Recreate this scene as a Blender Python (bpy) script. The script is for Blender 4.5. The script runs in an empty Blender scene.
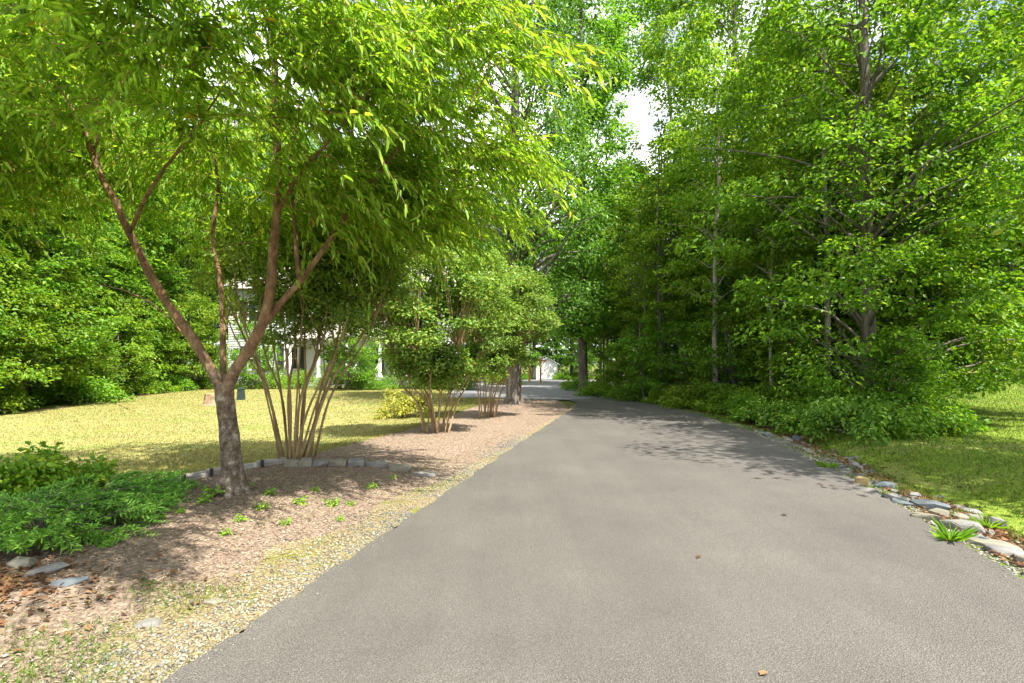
import bpy, bmesh, math, random
import numpy as np
from mathutils import Vector, Matrix
from mathutils.geometry import convex_hull_2d

R = math.radians
sc = bpy.context.scene
C = sc.collection

# ---------------------------------------------------------------- camera
CAM_H, FPX, HOR = 1.5, 512.0, 364.0
cam_d = bpy.data.cameras.new('camera')
cam = bpy.data.objects.new('camera', cam_d); C.objects.link(cam)
cam.location = (0, 0, CAM_H); cam.rotation_euler = (R(90), 0, 0)
cam_d.sensor_width = 36; cam_d.lens = 18.0
cam_d.shift_y = (HOR - 341.5) / 1024.0
cam_d.clip_start = 0.05; cam_d.clip_end = 2000
sc.camera = cam

# ---------------------------------------------------------------- light
SUN_AZ_VEC = (0.74, -0.67)           # towards the sun, horizontally
SUN_EL = R(60)
sd = bpy.data.lights.new('sun', 'SUN'); sd.energy = 5.0; sd.angle = R(0.6); sd.color = (1.0, 0.94, 0.84)
sun = bpy.data.objects.new('sun', sd); C.objects.link(sun)
n_ = math.hypot(*SUN_AZ_VEC)
to_sun = Vector((SUN_AZ_VEC[0]/n_*math.cos(SUN_EL), SUN_AZ_VEC[1]/n_*math.cos(SUN_EL), math.sin(SUN_EL)))
sun.rotation_euler = to_sun.to_track_quat('Z', 'Y').to_euler()
sun.location = (30, -15, 60)

w = bpy.data.worlds.new('World'); sc.world = w; w.use_nodes = True
wn, wl = w.node_tree.nodes, w.node_tree.links
wn.clear()
sky = wn.new('ShaderNodeTexSky'); sky.sky_type = 'NISHITA'; sky.sun_disc = False
sky.sun_elevation = SUN_EL; sky.sun_rotation = math.atan2(SUN_AZ_VEC[0], SUN_AZ_VEC[1])
sky.air_density = 1.0; sky.dust_density = 1.2
tc = wn.new('ShaderNodeTexCoord')
mp = wn.new('ShaderNodeMapping'); mp.inputs['Scale'].default_value = (1, 1, 1.9)
nz = wn.new('ShaderNodeTexNoise'); nz.inputs['Scale'].default_value = 2.6; nz.inputs['Detail'].default_value = 7
nz.inputs['Roughness'].default_value = 0.55
rp = wn.new('ShaderNodeValToRGB'); rp.color_ramp.elements[0].position = 0.40; rp.color_ramp.elements[1].position = 0.56
nz2 = wn.new('ShaderNodeTexNoise'); nz2.inputs['Scale'].default_value = 5.0; nz2.inputs['Detail'].default_value = 5
cr = wn.new('ShaderNodeValToRGB')
cr.color_ramp.elements[0].color = (2.6, 2.8, 3.3, 1); cr.color_ramp.elements[0].position = 0.36
cr.color_ramp.elements[1].color = (11.0, 11.0, 11.0, 1); cr.color_ramp.elements[1].position = 0.65
mx = wn.new('ShaderNodeMixRGB')
bg = wn.new('ShaderNodeBackground'); bg.inputs['Strength'].default_value = 0.115
wo = wn.new('ShaderNodeOutputWorld')
wl.new(tc.outputs['Generated'], mp.inputs['Vector']); wl.new(mp.outputs[0], nz.inputs['Vector']); wl.new(mp.outputs[0], nz2.inputs['Vector'])
wl.new(nz.outputs['Fac'], rp.inputs['Fac']); wl.new(nz2.outputs['Fac'], cr.inputs['Fac'])
wl.new(rp.outputs['Color'], mx.inputs['Fac']); wl.new(sky.outputs[0], mx.inputs['Color1']); wl.new(cr.outputs['Color'], mx.inputs['Color2'])
wl.new(mx.outputs[0], bg.inputs['Color']); wl.new(bg.outputs[0], wo.inputs['Surface'])

vs = sc.view_settings
vs.view_transform = 'Standard'; vs.look = 'None'; vs.gamma = 1.0; vs.exposure = 1.52; vs.use_curve_mapping = False
cy = sc.cycles
cy.max_bounces = 10; cy.diffuse_bounces = 8; cy.glossy_bounces = 2; cy.transmission_bounces = 8; cy.transparent_max_bounces = 4
cy.use_denoising = True
try:
    cy.denoiser = 'OPENIMAGEDENOISE'; cy.denoising_input_passes = 'RGB_ALBEDO_NORMAL'; cy.denoising_prefilter = 'ACCURATE'
except Exception: pass
cy.caustics_reflective = False; cy.caustics_refractive = False; cy.sample_clamp_indirect = 6.0

# ---------------------------------------------------------------- helpers
def px(x, y, z=0.0):
    Y = (CAM_H - z) * FPX / (y - HOR)
    return np.array(((x - 512.0) / FPX * Y, Y, z))
def at(x, y, Y):
    return np.array(((x - 512.0) / FPX * Y, Y, CAM_H + (HOR - y) / FPX * Y))
def sstep(a, b, t):
    t = np.clip((t - a) / (b - a), 0, 1); return t * t * (3 - 2 * t)
def norm(a): return a / np.maximum(np.linalg.norm(a, axis=-1, keepdims=True), 1e-9)

def tag(o, label=None, cat=None, group=None, kind=None):
    if label: o['label'] = label
    if cat: o['category'] = cat
    if group: o['group'] = group
    if kind: o['kind'] = kind
    return o
def empty(name, loc=(0, 0, 0), rz=0.0, label=None, cat=None, group=None):
    o = bpy.data.objects.new(name, None); C.objects.link(o); o.empty_display_size = 0.2
    o.location = loc; o.rotation_euler = (0, 0, rz); tag(o, label, cat, group); return o
def link_mesh(name, me, mat=None, parent=None, loc=(0, 0, 0)):
    o = bpy.data.objects.new(name, me); C.objects.link(o); o.location = loc
    if mat: me.materials.append(mat)
    if parent: o.parent = parent
    return o
def copy_tree(root, loc, rz=0.0, scale=1.0, label=None, group=None, tilt=(0, 0)):
    r = root.copy(); C.objects.link(r); r.location = loc; r.rotation_euler = (tilt[0], tilt[1], rz)
    r.scale = scale if isinstance(scale, (tuple, list)) else (scale,) * 3
    if label: r['label'] = label
    if group: r['group'] = group
    for ch in list(root.children):
        c = ch.copy(); C.objects.link(c); c.parent = r
        for g in list(ch.children):
            d = g.copy(); C.objects.link(d); d.parent = c
    return r

class MB:
    """collects vertices and faces of one mesh"""
    def __init__(s): s.v, s.f, s.n = [], [], 0
    def add(s, V, F):
        V = np.asarray(V, float); s.v.append(V)
        for f in F: s.f.append([i + s.n for i in f])
        s.n += len(V)
    def box(s, c, d, rz=0.0, taper=1.0):
        x, y, z = d[0]/2, d[1]/2, d[2]/2
        V = np.array([(sx*x*(taper if sz > 0 else 1), sy*y*(taper if sz > 0 else 1), sz*z) for sz in (-1, 1) for sx, sy in ((-1, -1), (1, -1), (1, 1), (-1, 1))])
        if rz:
            c_, s_ = math.cos(rz), math.sin(rz)
            V = np.stack((V[:, 0]*c_ - V[:, 1]*s_, V[:, 0]*s_ + V[:, 1]*c_, V[:, 2]), 1)
        s.add(V + np.array(c), [(3, 2, 1, 0), (4, 5, 6, 7), (0, 1, 5, 4), (1, 2, 6, 5), (2, 3, 7, 6), (3, 0, 4, 7)])
    def tube(s, P, rad, k=8, cap=True, rough=0.0, rng=None):
        P = np.asarray(P, float); n = len(P); rad = np.asarray(rad, float)
        T = norm(np.gradient(P, axis=0))
        ref = np.array((1.0, 0, 0)) if abs(T[0][0]) < 0.8 else np.array((0, 1.0, 0))
        V = []
        a = np.arange(k) * 2 * math.pi / k
        for i in range(n):
            u = ref - T[i] * ref.dot(T[i]); u /= np.linalg.norm(u); ref = u
            v = np.cross(T[i], u)
            r = rad[i] * (1 + (rough * rng.uniform(-1, 1, k) if rough else 0))
            V.append(P[i] + (np.cos(a) * r)[:, None] * u + (np.sin(a) * r)[:, None] * v)
        F = [(i*k + j, i*k + (j+1) % k, (i+1)*k + (j+1) % k, (i+1)*k + j) for i in range(n-1) for j in range(k)]
        if cap: F += [tuple(range(k))[::-1], tuple((n-1)*k + j for j in range(k))]
        s.add(np.concatenate(V), F)
    def build(s, name, mat=None, parent=None, smooth=False, loc=(0, 0, 0)):
        me = bpy.data.meshes.new(name)
        me.from_pydata(np.concatenate(s.v).tolist(), [], s.f); me.update()
        if smooth: me.shade_smooth()
        return link_mesh(name, me, mat, parent, loc)

def spline(P, n):
    """Catmull-Rom through the points"""
    P = np.asarray(P, float); m = len(P)
    Q = np.vstack((2*P[0]-P[1], P, 2*P[-1]-P[-2]))
    out = []
    for t in np.linspace(0, m - 1 - 1e-6, n):
        i = int(t); f = t - i; a, b, c, d = Q[i:i+4]
        out.append(0.5*((2*b) + (c-a)*f + (2*a-5*b+4*c-d)*f*f + (-a+3*b-3*c+d)*f**3))
    return np.array(out)

def curve(P, n, wi=0.5):
    """even points along a polyline, lightly rounded"""
    P = np.asarray(P, float); d = np.concatenate(([0], np.cumsum(np.linalg.norm(np.diff(P, axis=0), axis=1))))
    # spend points where the outline is detailed: blend arc length with vertex index
    q = d/d[-1]*(1-wi) + np.linspace(0, 1, len(P))*wi
    t = np.linspace(0, 1, n); Q = np.stack([np.interp(t, q, P[:, k]) for k in range(P.shape[1])], 1)
    w = max(1, int(n/len(P)*0.45))
    ker = np.ones(2*w+1)/(2*w+1)
    for _ in range(2):
        E = np.vstack((2*Q[0]-Q[1:w+1][::-1], Q, 2*Q[-1]-Q[-w-1:-1][::-1]))
        Q = np.stack([np.convolve(E[:, k], ker, 'valid') for k in range(P.shape[1])], 1)
    return Q

def quad_mesh(name, V, F, rnd=None, smooth=False):
    """V (n,3), F (m,k) numpy index array; rnd per face"""
    me = bpy.data.meshes.new(name)
    m, k = F.shape
    me.vertices.add(len(V)); me.vertices.foreach_set('co', V.astype(np.float32).ravel())
    me.loops.add(m * k); me.loops.foreach_set('vertex_index', F.astype(np.int32).ravel())
    me.polygons.add(m); me.polygons.foreach_set('loop_start', (np.arange(m) * k).astype(np.int32))
    if rnd is not None:
        at_ = me.attributes.new('rnd', 'FLOAT', 'FACE'); at_.data.foreach_set('value', rnd.astype(np.float32))
    me.update(calc_edges=True); me.validate()
    if smooth: me.shade_smooth()
    return me

def leaves(name, P, D, N, L, W, rng, mat, parent=None, fold=0.25, droop=0.18, loc=(0, 0, 0), shape=(0.30, 0.68)):
    n = len(P)
    D = norm(D); S = norm(np.cross(D, N)); N = np.cross(S, D)
    L = np.broadcast_to(L, (n,))[:, None]; W = np.broadcast_to(W, (n,))[:, None]
    a, b = shape
    base = P
    m1 = P + D*L*a; m2 = P + D*L*b - N*L*droop*0.35
    tip = P + D*L - N*L*droop
    up = N * W * fold
    l1 = m1 + S*W*0.5 + up; r1 = m1 - S*W*0.5 + up
    l2 = m2 + S*W*0.36 + up*0.7; r2 = m2 - S*W*0.36 + up*0.7
    V = np.stack((base, l1, l2, tip, r2, r1), 1).reshape(-1, 3)
    i = np.arange(n)[:, None] * 6
    F = np.concatenate((i + np.array([[0, 1, 2, 3]]), i + np.array([[0, 3, 4, 5]])), 1).reshape(-1, 4)
    rnd = np.repeat(rng.random(n), 2)
    me = quad_mesh(name, V, F, rnd)
    return link_mesh(name, me, mat, parent, loc)

# ---------------------------------------------------------------- materials
def new_mat(name):
    m = bpy.data.materials.new(name); m.use_nodes = True
    nt = m.node_tree; b = nt.nodes['Principled BSDF']; return m, nt, b
def ramp(nt, stops):
    r = nt.nodes.new('ShaderNodeValToRGB'); e = r.color_ramp.elements
    while len(e) < len(stops): e.new(0.5)
    for k, (p, c) in enumerate(stops): e[k].position = p; e[k].color = (*c, 1)
    return r
def noise(nt, scale, detail=4, rough=0.55, coord='Object', vec=None, stretch=None):
    if vec is None:
        t = nt.nodes.new('ShaderNodeTexCoord'); vec = t.outputs[coord]
    if stretch:
        mpn = nt.nodes.new('ShaderNodeMapping'); mpn.inputs['Scale'].default_value = stretch
        nt.links.new(vec, mpn.inputs['Vector']); vec = mpn.outputs[0]
    n = nt.nodes.new('ShaderNodeTexNoise'); n.inputs['Scale'].default_value = scale
    n.inputs['Detail'].default_value = detail; n.inputs['Roughness'].default_value = rough
    nt.links.new(vec, n.inputs['Vector']); return n
def mixc(nt, fac, a, b, mode='MIX'):
    m = nt.nodes.new('ShaderNodeMixRGB'); m.blend_type = mode
    for inp, v in (('Fac', fac), ('Color1', a), ('Color2', b)):
        if isinstance(v, (int, float)): m.inputs[inp].default_value = v
        elif isinstance(v, tuple): m.inputs[inp].default_value = (*v, 1)
        else: nt.links.new(v, m.inputs[inp])
    return m.outputs[0]
def bump(nt, b, h, strength=0.4, dist=0.02):
    n = nt.nodes.new('ShaderNodeBump'); n.inputs['Strength'].default_value = strength; n.inputs['Distance'].default_value = dist
    nt.links.new(h, n.inputs['Height']); nt.links.new(n.outputs[0], b.inputs['Normal'])

def leaf_mat(name, stops, trans=0.42, rough=0.45, spec=0.35, var=0.13):
    m, nt, b = new_mat(name)
    a = nt.nodes.new('ShaderNodeAttribute'); a.attribute_name = 'rnd'
    r = ramp(nt, stops); nt.links.new(a.outputs['Fac'], r.inputs['Fac'])
    oi = nt.nodes.new('ShaderNodeObjectInfo')
    hs = nt.nodes.new('ShaderNodeHueSaturation')
    mr = nt.nodes.new('ShaderNodeMapRange'); mr.inputs['To Min'].default_value = 1 - var; mr.inputs['To Max'].default_value = 1 + var
    nt.links.new(oi.outputs['Random'], mr.inputs['Value']); nt.links.new(mr.outputs[0], hs.inputs['Value'])
    mh = nt.nodes.new('ShaderNodeMapRange'); mh.inputs['To Min'].default_value = 0.493; mh.inputs['To Max'].default_value = 0.507
    nt.links.new(oi.outputs['Random'], mh.inputs['Value']); nt.links.new(mh.outputs[0], hs.inputs['Hue'])
    # broad patches of lighter and darker growth through the crown
    n2 = noise(nt, 0.9, 2, coord='Object'); r2 = ramp(nt, [(0.35, (0.80, 0.84, 0.85)), (0.65, (1.15, 1.12, 1.0))]); nt.links.new(n2.outputs['Fac'], r2.inputs['Fac'])
    nt.links.new(r.outputs[0], hs.inputs['Color'])
    col = mixc(nt, 1.0, hs.outputs[0], r2.outputs[0], 'MULTIPLY')
    nt.links.new(col, b.inputs['Base Color'])
    b.inputs['Roughness'].default_value = rough; b.inputs['Specular IOR Level'].default_value = spec
    t = nt.nodes.new('ShaderNodeBsdfTranslucent')
    tcol = mixc(nt, 1.0, col, (1.25, 1.15, 0.55), 'MULTIPLY'); nt.links.new(tcol, t.inputs['Color'])
    ms = nt.nodes.new('ShaderNodeMixShader'); ms.inputs[0].default_value = trans
    o = nt.nodes['Material Output']
    nt.links.new(b.outputs[0], ms.inputs[1]); nt.links.new(t.outputs[0], ms.inputs[2]); nt.links.new(ms.outputs[0], o.inputs['Surface'])
    return m
def bark_mat(name, c0, c1, c2, scale=6, stretch=(1, 1, 0.25), bands=0.0):
    m, nt, b = new_mat(name)
    n = noise(nt, scale, 6, 0.65, stretch=stretch); r = ramp(nt, [(0.30, c0), (0.5, c1), (0.70, c2)])
    nt.links.new(n.outputs['Fac'], r.inputs['Fac']); col = r.outputs[0]
    if bands:
        n3 = noise(nt, 9, 4, 0.6, stretch=(0.5, 0.5, 6)); r3 = ramp(nt, [(0.45, (0.62, 0.6, 0.6)), (0.60, (1.25, 1.2, 1.15))])
        nt.links.new(n3.outputs['Fac'], r3.inputs['Fac']); col = mixc(nt, bands, col, r3.outputs[0], 'MULTIPLY')
    nt.links.new(col, b.inputs['Base Color']); b.inputs['Roughness'].default_value = 0.9
    n4 = noise(nt, scale*4, 6, 0.7, stretch=stretch); bump(nt, b, n4.outputs['Fac'], 0.7, 0.02)
    return m
def plain(name, col, rough=0.7, var=0.12, scale=8, metallic=0.0, bumpy=0.0, stretch=None):
    m, nt, b = new_mat(name)
    n = noise(nt, scale, 5, stretch=stretch)
    r = ramp(nt, [(0.3, tuple(c*(1-var) for c in col)), (0.7, tuple(min(1, c*(1+var)) for c in col))])
    nt.links.new(n.outputs['Fac'], r.inputs['Fac']); nt.links.new(r.outputs[0], b.inputs['Base Color'])
    b.inputs['Roughness'].default_value = rough; b.inputs['Metallic'].default_value = metallic
    if bumpy: bump(nt, b, n.outputs['Fac'], bumpy, 0.01)
    return m

M = {}
M['leaf_near'] = leaf_mat('near_leaf', [(0.0, (0.142, 0.273, 0.022)), (0.5, (0.246, 0.424, 0.034)), (0.985, (0.370, 0.520, 0.063)), (1.0, (0.517, 0.339, 0.047))], 0.6)
M['leaf_myrtle'] = leaf_mat('myrtle_leaf', [(0.0, (0.106, 0.224, 0.035)), (0.6, (0.218, 0.370, 0.064)), (0.985, (0.330, 0.449, 0.095)), (1.0, (0.462, 0.264, 0.095))], 0.42)
M['leaf_wood'] = leaf_mat('wood_leaf', [(0.0, (0.075, 0.201, 0.016)), (0.6, (0.144, 0.310, 0.023)), (1.0, (0.265, 0.425, 0.046))], 0.52)
M['leaf_light'] = leaf_mat('light_leaf', [(0.0, (0.105, 0.231, 0.017)), (0.6, (0.187, 0.341, 0.026)), (1.0, (0.341, 0.440, 0.050))], 0.52)
M['leaf_dark'] = leaf_mat('dark_leaf', [(0.0, (0.054, 0.156, 0.022)), (0.6, (0.102, 0.246, 0.031)), (1.0, (0.192, 0.348, 0.048))], 0.42)
M['leaf_yellow'] = leaf_mat('yellow_leaf', [(0.0, (0.20, 0.24, 0.03)), (0.6, (0.36, 0.36, 0.06)), (1.0, (0.55, 0.48, 0.12))], 0.35)
M['leaf_juniper'] = leaf_mat('juniper_leaf', [(0.0, (0.092, 0.261, 0.036)), (0.6, (0.182, 0.432, 0.054)), (1.0, (0.365, 0.618, 0.082))], 0.15, 0.6)
M['leaf_bright'] = leaf_mat('bright_leaf', [(0.0, (0.135, 0.317, 0.021)), (0.6, (0.238, 0.455, 0.034)), (1.0, (0.381, 0.552, 0.055))], 0.35)
M['leaf_fern'] = leaf_mat('low_leaf', [(0.0, (0.065, 0.169, 0.016)), (0.5, (0.130, 0.286, 0.026)), (1.0, (0.247, 0.390, 0.039))], 0.40)
M['grass_dry'] = leaf_mat('grass_dry', [(0.0, (0.224, 0.193, 0.066)), (0.5, (0.275, 0.252, 0.091)), (1.0, (0.189, 0.235, 0.062))], 0.2, 0.7, 0.1, 0.0)
M['grass_green'] = leaf_mat('grass_green', [(0.0, (0.061, 0.125, 0.016)), (0.6, (0.111, 0.205, 0.024)), (1.0, (0.230, 0.250, 0.060))], 0.3, 0.6, 0.1, 0.0)
M['litter'] = leaf_mat('litter', [(0.0, (0.060, 0.035, 0.020)), (0.5, (0.150, 0.076, 0.037)), (1.0, (0.252, 0.153, 0.081))], 0.15, 0.7, 0.1, 0.0)
M['chips'] = leaf_mat('chips', [(0.0, (0.10, 0.068, 0.052)), (0.5, (0.25, 0.175, 0.135)), (1.0, (0.46, 0.35, 0.26))], 0.0, 0.8, 0.1, 0.0)
M['pebble'] = leaf_mat('pebble', [(0.0, (0.110, 0.110, 0.105)), (0.5, (0.198, 0.193, 0.165)), (1.0, (0.303, 0.286, 0.231))], 0.0, 0.75, 0.2, 0.0)
M['bark_maple'] = bark_mat('bark_foreground', (0.10, 0.062, 0.040), (0.21, 0.135, 0.085), (0.37, 0.27, 0.19), 5, (1, 1, 0.6), 0.75)
def fore_bark():
    m, nt, b = new_mat('bark_foreground_tree')
    n = noise(nt, 13, 8, 0.75, stretch=(1, 1, 0.7)); r = ramp(nt, [(0.36, (0.04, 0.028, 0.02)), (0.47, (0.15, 0.110, 0.078)), (0.55, (0.25, 0.200, 0.150)), (0.62, (0.50, 0.45, 0.38))])
    nt.links.new(n.outputs['Fac'], r.inputs['Fac'])
    nb = noise(nt, 7, 5, 0.7, stretch=(0.8, 0.8, 5)); rb = ramp(nt, [(0.42, (0.70, 0.66, 0.62)), (0.60, (1.15, 1.12, 1.1))]); nt.links.new(nb.outputs['Fac'], rb.inputs['Fac'])
    low = mixc(nt, 0.8, r.outputs[0], rb.outputs[0], 'MULTIPLY')
    n2 = noise(nt, 8, 6, 0.7, stretch=(1, 1, 0.5)); r2 = ramp(nt, [(0.34, (0.09, 0.048, 0.024)), (0.5, (0.235, 0.128, 0.060)), (0.66, (0.42, 0.27, 0.15))]); nt.links.new(n2.outputs['Fac'], r2.inputs['Fac'])
    t = nt.nodes.new('ShaderNodeTexCoord'); sx = nt.nodes.new('ShaderNodeSeparateXYZ'); nt.links.new(t.outputs['Object'], sx.inputs[0])
    ad = nt.nodes.new('ShaderNodeMath'); ad.operation = 'MULTIPLY_ADD'; nt.links.new(n2.outputs['Fac'], ad.inputs[0]); ad.inputs[1].default_value = 0.9; nt.links.new(sx.outputs['Z'], ad.inputs[2])
    mr = nt.nodes.new('ShaderNodeMapRange'); mr.inputs['From Min'].default_value = 1.25; mr.inputs['From Max'].default_value = 2.1; nt.links.new(ad.outputs[0], mr.inputs['Value'])
    col = mixc(nt, mr.outputs[0], low, r2.outputs[0]); nt.links.new(col, b.inputs['Base Color']); b.inputs['Roughness'].default_value = 0.9
    n4 = noise(nt, 22, 7, 0.75, stretch=(1, 1, 0.7)); bump(nt, b, n4.outputs['Fac'], 1.0, 0.05); return m
M['bark_maple'] = fore_bark()
M['bark_limb'] = bark_mat('bark_limb', (0.13, 0.065, 0.030), (0.25, 0.125, 0.055), (0.36, 0.20, 0.10), 7, (1, 1, 0.4), 0.3)
M['bark_myrtle'] = bark_mat('bark_myrtle', (0.16, 0.10, 0.05), (0.28, 0.185, 0.09), (0.42, 0.31, 0.18), 6, (1, 1, 0.15))
M['bark_wood'] = bark_mat('bark_wood', (0.06, 0.048, 0.038), (0.12, 0.10, 0.08), (0.22, 0.19, 0.15), 6, (1, 1, 0.2))
M['bark_pale'] = bark_mat('bark_pale', (0.20, 0.17, 0.13), (0.33, 0.29, 0.23), (0.46, 0.42, 0.35), 6, (1, 1, 0.3))

def asphalt():
    m, nt, b = new_mat('asphalt')
    n1 = noise(nt, 160, 4, 0.85); n2 = noise(nt, 0.8, 5, 0.6); n3 = noise(nt, 40, 5, 0.8)
    r1 = ramp(nt, [(0.36, (0.030, 0.028, 0.025)), (0.5, (0.083, 0.077, 0.069)), (0.64, (0.205, 0.190, 0.168))])
    nt.links.new(n1.outputs['Fac'], r1.inputs['Fac'])
    r2 = ramp(nt, [(0.25, (0.80, 0.80, 0.81)), (0.75, (1.14, 1.14, 1.12))]); nt.links.new(n2.outputs['Fac'], r2.inputs['Fac'])
    r3 = ramp(nt, [(0.35, (0.92, 0.92, 0.92)), (0.65, (1.08, 1.08, 1.08))]); nt.links.new(n3.outputs['Fac'], r3.inputs['Fac'])
    c = mixc(nt, 1.0, r1.outputs[0], r2.outputs[0], 'MULTIPLY'); c = mixc(nt, 1.0, c, r3.outputs[0], 'MULTIPLY')
    nw = noise(nt, 1.6, 4, 0.6, stretch=(1.6, 0.12, 1)); rw = ramp(nt, [(0.36, (0.94, 0.94, 0.94)), (0.66, (1.05, 1.05, 1.05))]); nt.links.new(nw.outputs['Fac'], rw.inputs['Fac'])
    c = mixc(nt, 1.0, c, rw.outputs[0], 'MULTIPLY')
    v = nt.nodes.new('ShaderNodeTexVoronoi'); v.inputs['Scale'].default_value = 120
    t = nt.nodes.new('ShaderNodeTexCoord'); nt.links.new(t.outputs['Object'], v.inputs['Vector'])
    nt.links.new(c, b.inputs['Base Color']); b.inputs['Roughness'].default_value = 0.85
    b.inputs['Specular IOR Level'].default_value = 0.3
    bump(nt, b, v.outputs['Distance'], 0.8, 0.006)
    return m
def soil(name, stops, scale=30, big=None, bumpd=0.03, detail=8):
    m, nt, b = new_mat(name)
    n1 = noise(nt, scale, detail, 0.72); r1 = ramp(nt, stops); nt.links.new(n1.outputs['Fac'], r1.inputs['Fac']); c = r1.outputs[0]
    if big:
        sc_, colb, lo, hi = big
        n2 = noise(nt, sc_, 5, 0.6); r2 = ramp(nt, [(lo, (0, 0, 0)), (hi, (1, 1, 1))]); nt.links.new(n2.outputs['Fac'], r2.inputs['Fac'])
        n3 = noise(nt, scale*1.3, 6, 0.7); r3 = ramp(nt, [(0.3, tuple(x*0.55 for x in colb)), (0.7, tuple(min(1, x*1.35) for x in colb))]); nt.links.new(n3.outputs['Fac'], r3.inputs['Fac'])
        c = mixc(nt, r2.outputs[0], c, r3.outputs[0])
    nt.links.new(c, b.inputs['Base Color']); b.inputs['Roughness'].default_value = 0.95; b.inputs['Specular IOR Level'].default_value = 0.1
    bump(nt, b, n1.outputs['Fac'], 0.7, bumpd); return m
M['asphalt'] = asphalt()
M['court'] = plain('old_asphalt', (0.15, 0.148, 0.15), 0.9, 0.18, 1.5)
M['mulch'] = soil('mulch', [(0.30, (0.070, 0.051, 0.038)), (0.5, (0.200, 0.150, 0.112)), (0.68, (0.38, 0.295, 0.22))], 34, None, 0.03)
M['verge'] = soil('verge', [(0.34, (0.07, 0.055, 0.03)), (0.5, (0.21, 0.17, 0.095)), (0.66, (0.36, 0.30, 0.18))], 46, (1.6, (0.17, 0.17, 0.04), 0.52, 0.62), 0.02)
M['forest'] = soil('forest_floor', [(0.30, (0.045, 0.035, 0.02)), (0.5, (0.13, 0.085, 0.045)), (0.7, (0.27, 0.17, 0.09))], 14, (0.5, (0.09, 0.15, 0.02), 0.42, 0.58), 0.04)
M['ditch'] = soil('ditch_soil', [(0.32, (0.035, 0.030, 0.022)), (0.5, (0.10, 0.082, 0.055)), (0.68, (0.22, 0.18, 0.12))], 30, (1.5, (0.11, 0.16, 0.025), 0.46, 0.56), 0.03)
M['lawn_dry'] = soil('lawn_dry', [(0.30, (0.180, 0.157, 0.054)), (0.5, (0.263, 0.235, 0.088)), (0.7, (0.327, 0.293, 0.116))], 9, (0.7, (0.201, 0.239, 0.064), 0.48, 0.66), 0.02)
M['lawn_green'] = soil('lawn_green', [(0.30, (0.057, 0.090, 0.012)), (0.5, (0.131, 0.190, 0.022)), (0.7, (0.246, 0.280, 0.050))], 16, (0.6, (0.205, 0.190, 0.070), 0.54, 0.68), 0.02)
M['stone_grey'] = plain('stone_grey', (0.155, 0.150, 0.138), 0.85, 0.4, 9, bumpy=0.6)
M['stone_pale'] = plain('stone_pale', (0.179, 0.165, 0.122), 0.85, 0.3, 9, bumpy=0.6)
M['stone_tan'] = plain('stone_tan', (0.290, 0.209, 0.093), 0.85, 0.35, 7, bumpy=0.6)
M['stone_white'] = plain('stone_white', (0.161, 0.156, 0.140), 0.85, 0.25, 9, bumpy=0.6)
M['stone_blue'] = plain('stone_blue', (0.084, 0.099, 0.109), 0.8, 0.35, 8, bumpy=0.6)
M['timber'] = plain('weathered_timber', (0.27, 0.25, 0.22), 0.9, 0.35, 14, bumpy=0.5, stretch=(0.3, 3, 3))
M['black'] = plain('black_stake', (0.02, 0.02, 0.02), 0.6)
M['cedar'] = plain('cedar', (0.48, 0.25, 0.07), 0.75, 0.25, 10, stretch=(4, 4, 0.4))
M['white'] = plain('white_paint', (0.80, 0.80, 0.78), 0.55, 0.04, 4)
M['siding'] = plain('siding', (0.70, 0.70, 0.69), 0.6, 0.05, 2)
M['shingle'] = plain('shingle', (0.30, 0.27, 0.24), 0.9, 0.3, 20, bumpy=0.4)
M['glass'] = plain('dark_glass', (0.03, 0.04, 0.05), 0.08, 0.2, 2)
M['shutter'] = plain('dark_shutter', (0.03, 0.035, 0.04), 0.5)
M['stump'] = plain('cut_wood', (0.27, 0.18, 0.11), 0.9, 0.3, 16, bumpy=0.4)
M['box_green'] = plain('box_teal', (0.016, 0.032, 0.026), 0.95)
M['concrete'] = plain('concrete', (0.45, 0.43, 0.39), 0.9, 0.15, 12)

# ---------------------------------------------------------------- ground
road_L = np.array([px(*p)[:2] for p in ((170, 683), (262, 620), (350, 560), (440, 499), (520, 444), (560, 417.5), (574, 408.5), (578, 404.5), (574, 401.5), (556, 399.2), (525, 398.2), (470, 397))])
road_R = np.array([px(*p)[:2] for p in ((1217, 683), (1100, 624), (1024, 585), (940, 532), (870, 490), (812, 460), (760, 437), (690, 412), (650, 404.5), (612, 398.5), (600, 393.5), (596, 389), (600, 384), (625, 381))])
def dir_ext(a, b, d): v = a - b; return a + v/np.linalg.norm(v)*d
road_L = np.vstack((dir_ext(road_L[0], road_L[1], 9), road_L)); road_R = np.vstack((dir_ext(road_R[0], road_R[1], 9), road_R))
def xr_edge(y):      # right road edge, x as a function of y, near part
    return np.interp(y, road_R[:9, 1], road_R[:9, 0])
def xl_edge(y):
    return np.interp(y, road_L[:8, 1], road_L[:8, 0])
def gz(x, y):
    x = np.asarray(x, float); y = np.asarray(y, float)
    h = 0.75 * sstep(14, 45, y) * sstep(9, 15, x)
    d = x - xr_edge(y)
    h = h - 0.13 * np.exp(-((d - 1.0)/0.45)**2) * (1 - sstep(13, 17, y))
    dl = xl_edge(y) - x
    h = h + 0.10 * sstep(0.5, 1.6, dl) * (1 - sstep(2.4, 4.2, dl)) * (1 - sstep(10, 16, y))
    h = h + 0.25 * sstep(40, 120, np.abs(y) + np.abs(x)*0.3) * np.sin(x*0.07 + y*0.05)
    return h
def wob(t, s, a):
    return a*(np.sin(t*s) + 0.6*np.sin(t*s*2.3+1.3) + 0.4*np.sin(t*s*5.1+0.7))/2

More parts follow.
